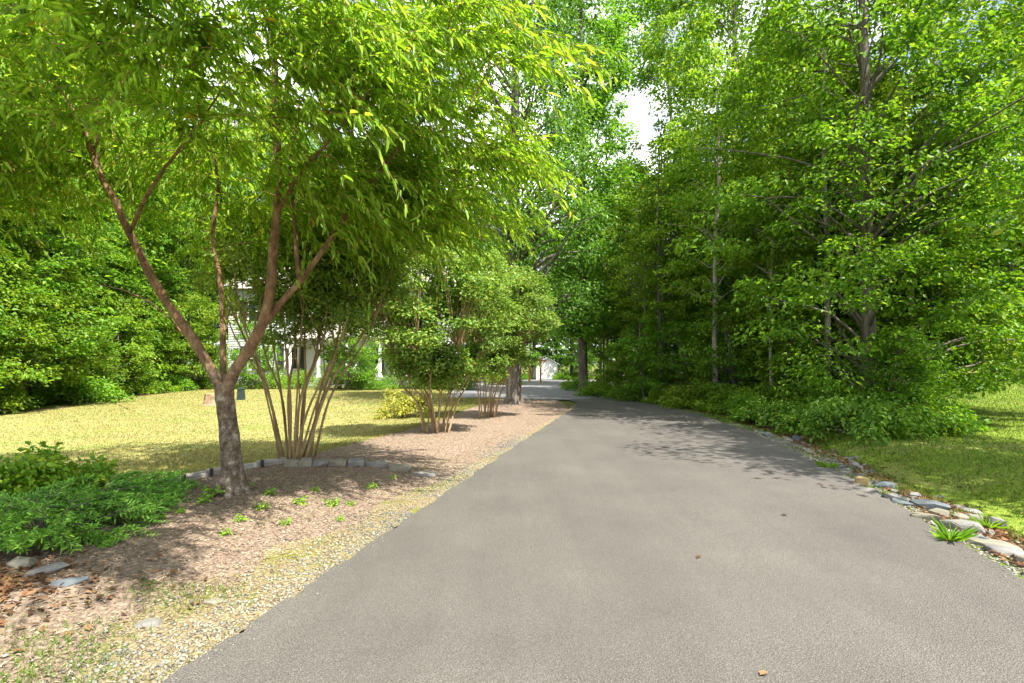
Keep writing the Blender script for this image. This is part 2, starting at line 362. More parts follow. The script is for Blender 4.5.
def grid_obj(name, xs, ys, off, mat):
    X, Y = np.meshgrid(xs, ys); Z = gz(X, Y) + off
    V = np.stack((X, Y, Z), -1).reshape(-1, 3); nx, ny = len(xs), len(ys)
    i = (np.arange(ny-1)[:, None]*nx + np.arange(nx-1)[None]).ravel()
    F = np.stack((i, i+1, i+1+nx, i+nx), 1)
    o = link_mesh(name, quad_mesh(name, V, F, smooth=True), mat); tag(o, kind='structure'); return o
def strip_obj(name, A, B, na, nb, off, mat, jit=0.0, wi=0.5, both=True):
    """sheet between two edge curves"""
    A = curve(A, na, wi) if len(A) != na else A; B = curve(B, na, wi) if len(B) != na else B
    if jit:
        t = np.arange(na)
        for E, ph in ((A, 0.0), (B, 2.0))[:2 if both else 1]:
            m_ = 9; Ep = np.vstack((np.repeat(E[:1], m_, 0) - np.arange(m_, 0, -1)[:, None]*(E[1]-E[0]), E, np.repeat(E[-1:], m_, 0) + np.arange(1, m_+1)[:, None]*(E[-1]-E[-2])))
            T = norm(Ep[2*m_:] - Ep[:-2*m_]); Nn = np.stack((-T[:, 1], T[:, 0]), 1)
            E += Nn * (wob(t+ph, 0.9, jit) + wob(t*1.7+ph, 2.1, jit*0.6))[:, None]
    s = np.linspace(0, 1, nb)[:, None, None]
    P = A[None]*(1-s) + B[None]*s
    V = np.concatenate((P, (gz(P[..., 0], P[..., 1]) + off)[..., None]), -1).reshape(-1, 3)
    i = (np.arange(nb-1)[:, None]*na + np.arange(na-1)[None]).ravel()
    F = np.stack((i, i+1, i+1+na, i+na), 1)
    me = quad_mesh(name, V, F, smooth=True)
    if sum(p.normal.z for p in list(me.polygons)[:50]) < 0: me.flip_normals()
    o = link_mesh(name, me, mat); tag(o, kind='structure'); return o

gx = np.concatenate((np.linspace(-400, -40, 25), np.linspace(-38, 40, 260), np.linspace(45, 400, 25)))
gy = np.concatenate((np.linspace(-60, -4, 15), np.linspace(-3, 50, 220), np.linspace(55, 500, 40)))
grid_obj('ground', gx, gy, -0.02, M['forest'])

def P2(l): return np.array([px(*p)[:2] for p in l])
# left lawn
bed_edge = P2([(-420, 640), (-150, 545), (60, 508), (130, 495), (177, 487), (220, 480), (257, 474), (285, 468), (340, 452), (400, 437), (436, 425), (460, 411), (490, 402), (512, 398)])
lawn_far = P2([(-900, 470), (-420, 440), (-150, 424), (0, 417), (60, 409), (110, 401), (150, 395), (190, 391), (230, 388.5), (280, 387.5), (330, 387), (390, 387), (440, 387.5), (500, 388)])
lawn_near = bed_edge.copy()
strip_obj('lawn', lawn_near, lawn_far, 240, 40, 0.004, M['lawn_dry'], 0.08)
# mulch bed between the border and the driveway
rl = curve(road_L[1:10], 60)
bed_A = bed_edge
by = (0.6, 1.6, 2.4, 2.9, 3.5, 4.2, 5.0, 6.0, 7.5, 9.5, 12.0, 14.5, 16.8)
bed_B = np.array([(xl_edge(v)-0.01, v) for v in by] + [tuple(road_L[-3])])
strip_obj('mulch_bed', bed_A, bed_B, 260, 40, 0.012, M['mulch'], 0.05, 1.0, False)
# dry verge along the left edge of the driveway
rl2 = curve(road_L[:9], 200)
T = norm(np.gradient(rl2, axis=0)); Nn = np.stack((-T[:, 1], T[:, 0]), 1)
wv = (0.12 + 0.48*(1 - sstep(3, 9, rl2[:, 1])))[:, None] * (1 + 0.25*np.sin(np.arange(200)*0.35)[:, None])
strip_obj('verge', rl2 - Nn*0.02, rl2 + Nn*wv, 200, 10, 0.018, M['verge'], 0.03)
# right verge with drainage
rr = curve(road_R[:10], 200); T = norm(np.gradient(rr, axis=0)); Nr = np.stack((T[:, 1], -T[:, 0]), 1)
wr = (1.05 - 0.6*sstep(9, 16, rr[:, 1]))[:, None]
strip_obj('ditch', rr - Nr*0.02, rr + Nr*wr, 200, 16, 0.008, M['ditch'], 0.10)
# right lawn
lr_A = np.vstack(([[xr_edge(v)+o_, v] for v, o_ in ((-6, .85), (-1, .85), (2.5, .85), (4.5, .85), (6, .85), (7.5, .9), (9, 1.0), (10.5, 1.2), (11.6, 1.9))], [[9.3, 11.7], [10.6, 12.9], [13.6, 17.0], [19, 24], [26, 31], [36, 44]]))
lr_B = np.array([[30, -8], [30, -4], [30, -1], [30, 1], [30, 3], [30, 5], [30, 6.5], [31, 8], [31, 9.5], [32, 10.5], [33, 12], [36, 16], [42, 24], [50, 32], [60, 46]], float)
strip_obj('lawn', lr_A, lr_B, 200, 60, 0.012, M['lawn_green'], 0.07, 1.0)
# driveway
n = 220
strip_obj('driveway', road_L, road_R[:13], n, 24, 0.026, M['asphalt'], 0.03)
strip_obj('parking_court', P2([(448, 398.0), (480, 398.6), (525, 399.6), (560, 400.6), (590, 399.5)]), P2([(452, 383), (485, 381.5), (525, 380), (560, 379), (640, 380)]), 80, 20, 0.030, M['court'], 0.03)

rng = np.random.default_rng(7)
# ---------------------------------------------------------------- house behind the lawn
HY = 37.0
def wx(p): return (p - 512)/FPX*HY
house = empty('house', (-12.5, HY, 0), 0, 'two storey pale house with dark shutters across the lawn behind shrubs', 'house')
def part(mb, name, mat, parent=house): 
    o = mb.build(name, mat, parent); return o
b = MB()
# clapboard: courses stepped in real geometry
x0, x1, dep = -8.0, 8.5, 8.0
for k in range(40):
    z = 0.25 + k*0.17
    if z > 6.8: break
    b.box(((x0+x1)/2, dep/2 - 0.0, z+0.085), (x1-x0+0.0, dep, 0.168), 0, 1.0 - 0.0)
    b.box(((x0+x1)/2, -0.012, z+0.02), (x1-x0, 0.022, 0.03))
part(b, 'wall', M['siding'])
b = MB(); b.box(((x0+x1)/2, dep/2, 0.12), (x1-x0+0.1, dep+0.1, 0.25)); part(b, 'foundation', M['concrete'])
b = MB()
hx0, hx1 = x0-0.5, x1+0.5
b.add([(hx0, -0.5, 6.9), (hx1, -0.5, 6.9), (hx1, dep+0.5, 6.9), (hx0, dep+0.5, 6.9), (hx0, dep/2, 10.2), (hx1, dep/2, 10.2)],
      [(0, 1, 5, 4), (2, 3, 4, 5), (0, 4, 3), (1, 2, 5), (3, 2, 1, 0)])
roof = part(b, 'roof', M['shingle'])
def window(x, z, wd, ht):
    f = MB()
    for dx, dz, sx, sz in ((0, ht/2, wd+0.2, 0.1), (0, -ht/2, wd+0.2, 0.12), (-wd/2, 0, 0.1, ht-0.1), (wd/2, 0, 0.1, ht-0.1), (0, 0, wd-0.1, 0.06)):
        f.box((x+dx, -0.06, z+dz), (sx, 0.1, sz))
    fo = f.build('window', M['white'], house)
    g = MB(); g.box((x, -0.035, z), (wd-0.12, 0.03, ht-0.12)); g.build('pane', M['glass'], fo)
    for s in (-1, 1):
        h = MB(); h.box((x+s*(wd/2+0.33), -0.05, z), (0.42, 0.06, ht+0.1))
        for q in range(9): h.box((x+s*(wd/2+0.33), -0.085, z - ht/2 + 0.1 + q*ht/9), (0.34, 0.02, 0.05))
        h.build('shutter', M['shutter'], house)
for p in (255, 292, 341, 420): window(wx(p)+12.5, 1.9, 0.95, 1.6)
for p in (255, 292, 341, 380, 420): window(wx(p)+12.5, 5.3, 0.95, 1.6)
# porch with lean-to roof, columns, steps and rail
b = MB(); pa, pb = wx(300)+12.5, wx(418)+12.5
b.add([(pa, -2.4, 3.25), (pb, -2.4, 3.25), (pb, -0.02, 4.2), (pa, -0.02, 4.2), (pa, -2.4, 3.1), (pb, -2.4, 3.1), (pb, -0.02, 3.1), (pa, -0.02, 3.1)],
      [(0, 1, 2, 3), (7, 6, 5, 4), (0, 4, 5, 1), (1, 5, 6, 2), (3, 7, 4, 0), (2, 6, 7, 3)])
part(b, 'porch_roof', M['shingle'])
b = MB(); b.box(((pa+pb)/2, -1.2, 0.3), (pb-pa, 2.36, 0.6)); part(b, 'porch_floor', M['concrete'])
for p in (303, 330, 357, 388, 402, 415):
    b = MB(); x = wx(p)+12.5; b.box((x, -2.2, 1.85), (0.17, 0.17, 2.3)); b.box((x, -2.2, 0.68), (0.26, 0.26, 0.16)); b.box((x, -2.2, 3.04), (0.26, 0.26, 0.1)); part(b, 'porch_column', M['white'])
b = MB(); xs_ = wx(377)+12.5
for k in range(3): b.box((xs_, -2.55-0.3*k, 0.5-0.18*k-0.16), (1.5, 0.3, 0.34-0.0*k)) 
part(b, 'step', M['concrete'])
for s in (-1, 1):
    b = MB(); x = xs_ + s*0.75
    b.tube([(x, -2.4, 1.5), (x, -3.6, 0.95)], [0.03, 0.03], 6); 
    for q in range(5): b.tube([(x, -2.4-0.3*q, 1.5-0.14*q), (x, -2.4-0.3*q, 0.6-0.13*q)], [0.018, 0.018], 5)
    part(b, 'stair_rail', M['white'])
b = MB(); b.box((xs_, -0.05, 1.65), (1.0, 0.08, 2.1)); b.box((xs_, -0.1, 1.0), (0.7, 0.03, 0.6)); b.box((xs_, -0.1, 2.0), (0.7, 0.03, 0.9)); d = part(b, 'door', M['shutter'])
b = MB(); b.tube([(xs_+0.4, -0.1, 1.6), (xs_+0.4, -0.17, 1.6)], [0.03, 0.035], 8); b.build('handle', M['stone_tan'], d)

# white shed and cedar posts at the far end of the court
shed_p = px(547, 380.0)
shed = empty('garden_shed', tuple(shed_p), R(4), 'small white gabled shed at the far end of the paved court', 'shed')
b = MB(); b.add([(-1.0, 0, 0), (1.0, 0, 0), (1.0, 2.2, 0), (-1.0, 2.2, 0), (-1.0, 0, 1.45), (1.0, 0, 1.45), (1.0, 2.2, 1.45), (-1.0, 2.2, 1.45), (0, 0, 2.0), (0, 2.2, 2.0)],
      [(0, 1, 5, 8, 4), (3, 7, 9, 6, 2), (1, 2, 6, 5), (0, 4, 7, 3), (0, 3, 2, 1), (4, 8, 9, 7), (5, 6, 9, 8)]); b.build('wall', M['white'], shed)
b = MB()
for s in (-1, 1):
    b.add([(0, -0.15, 2.06), (s*1.2, -0.15, 1.40), (s*1.2, 2.35, 1.40), (0, 2.35, 2.06), (0, -0.15, 2.13), (s*1.2, -0.15, 1.47), (s*1.2, 2.35, 1.47), (0, 2.35, 2.13)],
          [(0, 1, 2, 3), (4, 7, 6, 5), (0, 4, 5, 1), (1, 5, 6, 2), (2, 6, 7, 3), (3, 7, 4, 0)])
b.build('roof', M['siding'], shed)
b = MB(); b.box((0, -0.03, 0.75), (1.0, 0.05, 1.35)); 
for q in (-0.5, 0.5, 0.0): b.box((q, -0.065, 0.75), (0.05, 0.02, 1.35))
dd = b.build('door', M['white'], shed)
b = MB(); b.box((0.1, -0.09, 0.75), (0.03, 0.04, 0.12)); b.build('handle', M['black'], dd)

tp = px(540.5, 384.0)
post = empty('cedar_post', tuple(tp), 0, 'tall orange cedar post with short crossarm on top before the white shed', 'post')
b = MB(); b.box((0, 0, 0.85), (0.15, 0.15, 1.7)); b.build('pole', M['cedar'], post)
b = MB(); b.box((0, 0, 1.76), (0.95, 0.13, 0.12)); b.box((0, 0, 1.9), (0.2, 0.2, 0.16), 0, 0.3); b.build('crossarm', M['cedar'], post)
b = MB()
for s in (-1, 1): b.tube([(s*0.04, -0.081, 1.3), (s*0.34, -0.081, 1.69)], [0.035, 0.035], 6)
b.build('brace', M['cedar'], post)
tp = px(529.5, 383.0)
post2 = empty('cedar_post', tuple(tp), 0, 'plain orange cedar post without crossarm left of the white shed', 'post')
b = MB(); b.box((0, 0, 0.75), (0.16, 0.16, 1.5)); b.build('pole', M['cedar'], post2)
b = MB(); b.box((0, 0, 1.53), (0.22, 0.22, 0.06)); b.box((0, 0, 1.59), (0.16, 0.16, 0.06), 0, 0.3); b.build('cap', M['cedar'], post2)

# stump and utility box on the lawn
sp = px(216, 405)
st = empty('tree_stump', tuple(sp), 0, 'pale cut tree stump standing on the yellow lawn', 'stump')
b = MB(); r_ = np.random.default_rng(3)
b.tube([(0, 0, -0.05), (0, 0, 0.06), (0, 0, 0.2), (0.01, 0, 0.36), (0.01, 0, 0.41)], [0.52, 0.43, 0.38, 0.36, 0.345], 18, True, 0.06, r_); b.build('trunk', M['stump'], st)
b = MB(); b.tube([(0.01, 0, 0.411), (0.01, 0, 0.425)], [0.335, 0.32], 18); b.build('cut_face', M['stone_tan'], st)
ub = px(241, 400)
ut = empty('utility_box', tuple(ub), R(10), 'dark teal utility box on the lawn beside the woods', 'utility box')
b = MB(); b.box((0, 0, 0.23), (0.27, 0.27, 0.46), 0, 0.8); b.build('body', M['box_green'], ut)
b = MB(); b.box((0, 0, 0.49), (0.25, 0.25, 0.06), 0, 0.6); b.box((0, -0.12, 0.43), (0.06, 0.03, 0.04)); b.build('lid', M['box_green'], ut)

# ---------------------------------------------------------------- bed border: timbers and stone blocks
tp_ = [(98, 501), (137, 494), (177, 487.5), (206, 482), (257, 474), (286, 469.5)]
tl = ['leftmost grey border timber, its end under the juniper', 'grey border timber second from the juniper', 'short grey border timber just left of the foreground trunk', 'grey border timber passing behind the foreground trunk', 'last grey border timber touching the stone blocks']
for k in range(5):
    a, c = px(*tp_[k]), px(*tp_[k+1]); mid = (a+c)/2; L = np.linalg.norm(c-a) - 0.015; ang = math.atan2(c[1]-a[1], c[0]-a[0])
    z = float(gz(mid[0], mid[1]))
    t = empty('border_timber', (mid[0], mid[1], z), ang, tl[k], 'edging', 'landscape timbers edging the mulch bed')
    m_ = MB()
    prof = [(-0.055, -0.03), (0.055, -0.03), (0.06, 0.07), (0.04, 0.095), (-0.04, 0.095), (-0.06, 0.07)]
    V = [(s*L/2, p[0], p[1] + 0.004*math.sin(k+s)) for s in (-1, 1) for p in prof]
    m_.add(V, [tuple(range(6)), tuple(range(6, 12))[::-1]] + [(i, i+6, (i+1) % 6+6, (i+1) % 6) for i in range(6)])
    m_.build('timber', M['timber'], t)
    s_ = MB(); s_.box((-L/2+0.03, -0.078, 0.03), (0.035, 0.03, 0.17)); s_.build('stake', M['black'], t)

def rock_mesh(name, rg, dims, n=22, power=0.62):
    bm = bmesh.new()
    for _ in range(n):
        v = rg.normal(size=3); v /= np.linalg.norm(v); v = np.sign(v)*np.abs(v)**power
        v *= rg.uniform(0.82, 1.08)
        bm.verts.new((v[0]*dims[0]/2, v[1]*dims[1]/2, v[2]*dims[2]/2))
    r = bmesh.ops.convex_hull(bm, input=bm.verts)
    bmesh.ops.delete(bm, geom=[v for v in bm.verts if not v.link_faces], context='VERTS')
    bmesh.ops.bevel(bm, geom=list(bm.edges), offset=min(dims)*0.045, segments=2, affect='EDGES', clamp_overlap=True)
    bmesh.ops.recalc_face_normals(bm, faces=bm.faces)
    me = bpy.data.meshes.new(name); bm.to_mesh(me); bm.free(); return me
rg = np.random.default_rng(21)
blocks = [(293, 474.5, .21, .15, 'pale', 'grey squared stone block meeting the last border timber'),
          (306, 474.5, .20, .15, 'pale', 'pale squared stone block second from the timbers'),
          (321, 474, .24, .12, 'grey', 'low grey stone block third from the timbers'),
          (338, 473.5, .25, .13, 'stone_pale', 'pale stone block in the middle of the stone row'),
          (356, 473.5, .26, .13, 'grey', 'darker grey stone block right of the middle of the stone row'),
          (377, 473.5, .30, .11, 'white', 'long whitish stone block near the right end of the stone row'),
          (400, 474.5, .30, .12, 'pale', 'thick pale stone second from the right end of the stone row'),
          (425, 476.5, .34, .07, 'white', 'flat whitish slab lying at the right end of the stone row')]
for x, y, L, h, mt, lab in blocks:
    p = px(x, y); me = rock_mesh('edging_stone', rg, (L*1.05, 0.18, h*1.15), 40, 0.40)
    o = link_mesh('edging_stone', me, M['stone_'+mt.replace('stone_', '')], None, (p[0], p[1], float(gz(p[0], p[1])) + h*0.22)); o.rotation_euler = (rg.uniform(-.08, .08), rg.uniform(-.08, .08), rg.uniform(-0.2, 0.12))
    tag(o, lab, 'stone', 'stones edging the mulch bed')

# ---------------------------------------------------------------- rocks along the right edge
big = [(862, 489, .20, .15, .14, 'tan', 'orange tan boulder beside the driveway edge'),
       (868, 496, .34, .20, .06, 'white', 'flat whitish slab in front of the tan boulder'),
       (884, 492, .28, .18, .10, 'blue', 'blue grey rock right of the tan boulder'),
       (893, 505, .36, .20, .09, 'grey', 'long grey slab lying along the driveway edge'),
       (905, 510, .34, .16, .08, 'blue', 'dark blue grey slab between paler slabs'),
       (915, 501, .16, .15, .10, 'grey', 'rounded grey rock among fallen leaves'),
       (928, 513, .40, .26, .12, 'blue', 'large blue grey flat boulder at the lawn side'),
       (962, 507, .42, .18, .07, 'grey', 'long smooth grey slab nearest the grass'),
       (925, 525, .34, .22, .09, 'pale', 'pale slab left of the grass tuft'),
       (960, 535, .40, .24, .12, 'white', 'large whitish rock right behind the grass tuft'),
       (975, 520, .16, .13, .11, 'grey', 'upright grey rock at the edge of the grass'),
       (998, 521, .20, .14, .12, 'white', 'small whitish rock farthest out on the grass'),
       (990, 552, .44, .22, .07, 'pale', 'long pale slab beyond the whitish rock'),
       (1012, 561, .40, .22, .08, 'grey', 'grey green slab near the frame edge by the driveway'),
       (1040, 575, .40, .22, .10, 'pale', 'pale slab nearest the camera on the right edge'),
       (838, 471, .26, .16, .08, 'blue', 'dark slab at the foot of the low shrubs'),
       (846, 478, .20, .12, .07, 'grey', 'grey slab behind the tan boulder toward the shrubs'),
       (797, 438, .25, .2, .16, 'blue', 'blue grey rock beneath the dark low bush')]
for x, y, L, wd, h, mt, lab in big:
    p = px(x, y, -0.05); me = rock_mesh('rock', rg, (L*.85, wd*.9, h*1.4), 24)
    o = link_mesh('rock', me, M['stone_'+mt], None, (p[0], p[1], float(gz(p[0], p[1])) + h*0.12)); o.rotation_euler = (rg.uniform(-.15, .15), rg.uniform(-.15, .15), rg.uniform(-1.1, -0.3)); tag(o, lab, 'rock', 'rocks lining the drain beside the driveway')
for k in range(90):
    yy = 2.2 + 9.5*rg.random()**1.3; d = 0.10 + abs(rg.normal())*0.38
    x = float(xr_edge(yy)) + d
    s = rg.uniform(0.05, 0.15)
    me = rock_mesh('rock', rg, (s*1.6, s, s*0.7), 16)
    o = link_mesh('rock', me, M['stone_'+['grey', 'pale', 'blue', 'white', 'grey'][k % 5]], None, (x, yy, float(gz(x, yy)) + s*0.15)); o.rotation_euler = (rg.uniform(-.2, .2), rg.uniform(-.2, .2), rg.uniform(0, 6))
    tag(o, 'small angular stone in the strip of stones along the driveway right edge', 'rock', 'small stones along the driveway right edge')
flat_rocks = [(150, 628, .16, .10, .04, 'white', 'flat whitish stone on dry ground near the left corner'),
              (45, 590, .26, .10, .06, 'grey', 'grey flat stone below the juniper'), (22, 583, .2, .12, .07, 'pale', 'pale flat stone at the left below the juniper'),
              (215, 605, .14, .08, .04, 'pale', 'pale stone on the dry verge left of the driveway'), (70, 600, .22, .09, .05, 'blue', 'dark flat stone between the juniper and dry grass')]
for x, y, L, wd, h, mt, lab in flat_rocks:
    p = px(x, y); me = rock_mesh('rock', rg, (L, wd, h*1.4), 20)
    o = link_mesh('rock', me, M['stone_'+mt], None, (p[0], p[1], float(gz(p[0], p[1])) + h*0.4)); o.rotation_euler = (0, 0, rg.uniform(0, 1)); tag(o, lab, 'rock', 'loose stones left of the driveway')

# gravel, chips, litter, grass: nobody could count them
def scatter_pebbles(name, X, Y, S, mat, off, rg):
    base = np.array([(1, 0, 0), (-1, 0, 0), (0, 1, 0), (0, -1, 0), (0, 0, 1), (0, 0, -0.4)], float)
    F0 = np.array([(0, 2, 4), (2, 1, 4), (1, 3, 4), (3, 0, 4), (2, 0, 5), (1, 2, 5), (3, 1, 5), (0, 3, 5)])
    n = len(X); a = rg.uniform(0, 6.28, n); c, s = np.cos(a), np.sin(a)
    V = base[None]*rg.uniform(0.6, 1.3, (n, 6, 1)) * np.stack((S*0.6, S*0.42, S*0.3), 1)[:, None]
    Vx = V[..., 0]*c[:, None] - V[..., 1]*s[:, None]; Vy = V[..., 0]*s[:, None] + V[..., 1]*c[:, None]
    V = np.stack((Vx + X[:, None], Vy + Y[:, None], V[..., 2] + (gz(X, Y)+off)[:, None]), -1).reshape(-1, 3)
    F = (np.arange(n)[:, None, None]*6 + F0[None]).reshape(-1, 3)
    o = link_mesh(name, quad_mesh(name, V, F, np.repeat(rg.random(n), 8)), mat); tag(o, kind='stuff'); return o
n = 6500
yy = 1.6 + 9*rg.random(n)**1.6; d = np.abs(rg.normal(0, 0.30, n))*(1.2 - 0.06*yy) + 0.01
dens = (np.sin(yy*2.1)+np.sin(yy*5.3+1) > -0.9) | (rg.random(n) < 0.3)
yy, d = yy[dens], d[dens]
o = scatter_pebbles('gravel', xl_edge(yy) - d, yy, rg.uniform(0.008, 0.035, len(yy)), M['pebble'], 0.02, rg); tag(o, 'pale gravel scattered along the left driveway edge', 'gravel')
n = 7000
yy = 1.8 + 11*rg.random(n)**1.4; d = np.abs(rg.normal(0, 0.28, n)) + 0.01
o = scatter_pebbles('gravel', xr_edge(yy) + d, yy, rg.uniform(0.01, 0.04, n), M['pebble'], 0.01, rg); tag(o, 'grey gravel along the right driveway edge', 'gravel')

n = 700
yy = 1.8 + 12*rg.random(n)**1.5; d = np.abs(rg.normal(0, 0.06, n))
o = scatter_pebbles('grit', xl_edge(yy) + d - 0.03, yy, rg.uniform(0.005, 0.014, n), M['pebble'], 0.027, rg); tag(o, 'loose grit spilled on the left asphalt margin', 'gravel')
yy = 2.5 + 12*rg.random(n)**1.5; d = np.abs(rg.normal(0, 0.08, n))
o = scatter_pebbles('grit', xr_edge(yy) - d + 0.03, yy, rg.uniform(0.006, 0.02, n), M['pebble'], 0.027, rg); tag(o, 'loose grit spilled on the right asphalt margin', 'gravel')

def flat_bits(name, X, Y, L, W, mat, off, rg, label, cat, tilt=0.3):
    n = len(X); a = rg.uniform(0, 6.28, n)
    D = np.stack((np.cos(a), np.sin(a), rg.normal(0, tilt*0.5, n)), 1); N = np.stack((rg.normal(0, tilt, n), rg.normal(0, tilt, n), np.ones(n)), 1)
    o = leaves(name, np.stack((X, Y, gz(X, Y) + off), 1), D, N, L, W, rg, mat, None, 0.15, 0.1); tag(o, label, cat, None, 'stuff'); return o
def in_bed(n, rg):
    t = rg.random(n); s = rg.random(n)
    A = curve(bed_A, 200, 1.0); B = curve(bed_B, 200, 1.0); i = (t*199).astype(int)
    P = A[i]*(1-s)[:, None] + B[i]*s[:, None]; return P[:, 0], P[:, 1]
X, Y = in_bed(42000, rg)
flat_bits('mulch_chips', X, Y, rg.uniform(0.010, 0.038, len(X)), rg.uniform(0.005, 0.011, len(X)), M['chips'], 0.022, rg, 'loose brown wood chips covering the mulch bed', 'mulch', 0.35)
k_ = 900
flat_bits('leaf_litter', rg.normal(-3.35, 0.45, k_), rg.normal(3.15, 0.25, k_), rg.uniform(0.03, 0.07, k_), rg.uniform(0.012, 0.035, k_), M['litter'], 0.03, rg, 'orange brown dry leaves below the juniper', 'fallen leaves', 0.5)
cl_ = [(905, 500, .22), (930, 522, .22), (985, 546, .25), (872, 479, .3), (1003, 533, .3), (845, 462, .35), (950, 505, .2), (1015, 572, .2), (822, 452, .4)]
LX = np.concatenate([px(x, y, -.05)[0] + rg.normal(0, r_, 240) for x, y, r_ in cl_]); LY = np.concatenate([px(x, y, -.05)[1] + rg.normal(0, r_*0.8, 240) for x, y, r_ in cl_])
kq = LX > xr_edge(LY) + 0.12
flat_bits('leaf_litter', LX[kq], LY[kq], rg.uniform(0.025, 0.065, kq.sum()), rg.uniform(0.012, 0.035, kq.sum()), M['litter'], 0.03, rg, 'brown leaves drifted between the rocks of the drain', 'fallen leaves', 0.6)
# leaf litter right side and woods edge
n = 5200
yy = 3 + 22*rg.random(n)**1.0; d = 0.35 + np.abs(rg.normal(0.3, 0.35, n)) + (rg.random(n) < 0.15)*rg.uniform(0, 2.5, n) + np.maximum(0, yy-9)*0.25*rg.random(n)
flat_bits('leaf_litter', xr_edge(np.minimum(yy, 14)) + d + np.maximum(0, yy-14)*-0.0, yy, rg.uniform(0.03, 0.075, n), rg.uniform(0.015, 0.04, n), M['litter'], 0.02, rg, 'brown fallen leaves along the drain and woods edge', 'fallen leaves', 0.4)

def blades(name, X, Y, H, Wd, mat, off, rg, label, cat='grass', lean=0.5):
    n = len(X); a = rg.uniform(0, 6.28, n)
    D = np.stack((rg.normal(0, lean, n), rg.normal(0, lean, n), np.ones(n)), 1); N = np.stack((np.cos(a), np.sin(a), np.zeros(n)), 1)
    D = norm(D); S = norm(np.cross(D, N)); P = np.stack((X, Y, gz(X, Y)+off), 1)
    H = H[:, None]
    V = np.stack((P + S*Wd, P - S*Wd, P + D*H + N*H*0.3), 1).reshape(-1, 3); F = np.arange(n*3).reshape(-1, 3)
    o = link_mesh(name, quad_mesh(name, V, F, rg.random(n)), mat); tag(o, label, cat, None, 'stuff'); return o
# left lawn blades
n = 170000
A = curve(lawn_near, 300); B = curve(lawn_far, 300)
i = (np.clip(rg.random(n)*0.86+0.06, 0, 1)*299).astype(int); s = rg.random(n)**1.8
P = A[i]*(1-s)[:, None] + B[i]*s[:, None] + rg.normal(0, 0.08, (n, 2))
blades('lawn_grass', P[:, 0], P[:, 1], rg.uniform(0.015, 0.038, n)*(1+P[:, 1]*0.012), 0.004 + P[:, 1:2]*0.0004, M['grass_dry'], 0.0, rg, 'short sun bleached grass on the left lawn')
# right lawn blades
n = 110000
yy = 3 + 32*rg.random(n)**1.7; xa = np.interp(yy, lr_A[:, 1], lr_A[:, 0]) - 0.08 + rg.normal(0, 0.12, n)
xx = xa + (rg.random(n)**1.5)*(6+yy*0.6)
blades('lawn_grass', xx, yy, rg.uniform(0.03, 0.075, n)*(1+yy*0.02), 0.004 + yy[:, None]*0.0004, M['grass_green'], 0.0, rg, 'green patchy grass on the right lawn')
# verge wisps left of the driveway and in the near corner
n = 9000
yy = 1.7 + 7*rg.random(n)**1.5; d = np.abs(rg.normal(0.0, 0.55, n))
cl = (np.sin(yy*3.1 + d*5) + np.sin(d*9+yy) + rg.normal(0, 0.7, n)) > 0.7; yy, d = yy[cl], d[cl]
blades('verge_grass', xl_edge(yy) - d - 0.02, yy, rg.uniform(0.015, 0.05, len(yy)), 0.003, M['grass_dry'], 0.018, rg, 'dry wisps of grass on the left verge', 'grass', 1.0)
n = 8000
X = rg.uniform(-3.6, -1.6, n); Y = rg.uniform(1.9, 3.4, n); k = (np.sin(X*5)+np.sin(Y*6+X*3)+rg.normal(0, .5, n)) > 0.35
blades('verge_grass', X[k], Y[k], rg.uniform(0.02, 0.06, k.sum()), 0.003, M['grass_green'], 0.018, rg, 'patchy green grass in the near left corner', 'grass', 0.8)
n = 6000
yy = 4 + 12*rg.random(n); d = np.abs(rg.normal(0.45, 0.35, n)); k = (np.sin(yy*2.3)+np.sin(yy*0.9+2)+rg.normal(0, .4, n)) > 0.1
blades('verge_grass', (xr_edge(yy)+d)[k], yy[k], rg.uniform(0.03, 0.09, k.sum()), 0.005, M['grass_green'], 0.01, rg, 'grass growing along the right driveway edge', 'grass', 0.6)

# ---------------------------------------------------------------- foliage builders
def clump_leaves(rg, Cn, rad, n_per, L, W, flat=0.35, droop=0.25, wind=(0, 0, 0), center=None, tiltn=0.45):
    """leaves of clumps centred on Cn (k,3), radii rad (k,)"""
    k = len(Cn); m = k*n_per
    idx = np.repeat(np.arange(k), n_per)
    v = rg.normal(size=(m, 3)); v = norm(v)*(rg.random((m, 1))**0.5)
    off = v * rad[idx][:, None] * np.array((1, 1, flat))
    # sprays sag towards their rim
    off[:, 2] -= 0.25*(off[:, 0]**2 + off[:, 1]**2)/np.maximum(rad[idx], .05)
    P = Cn[idx] + off
    out = off.copy(); out[:, 2] = 0
    if center is not None:
        o2 = P - center; o2[:, 2] = 0; out = norm(out) + 0.8*norm(o2)
    D = norm(out) + rg.normal(0, 0.55, (m, 3)) + np.array((0, 0, -droop)) + np.array(wind)
    N = np.array((0, 0, 1.0)) + rg.normal(0, tiltn, (m, 3)) + 0.25*norm(off)
    s = rg.uniform(0.5, 1.35, m)
    return P, D, N, L*s, W*s

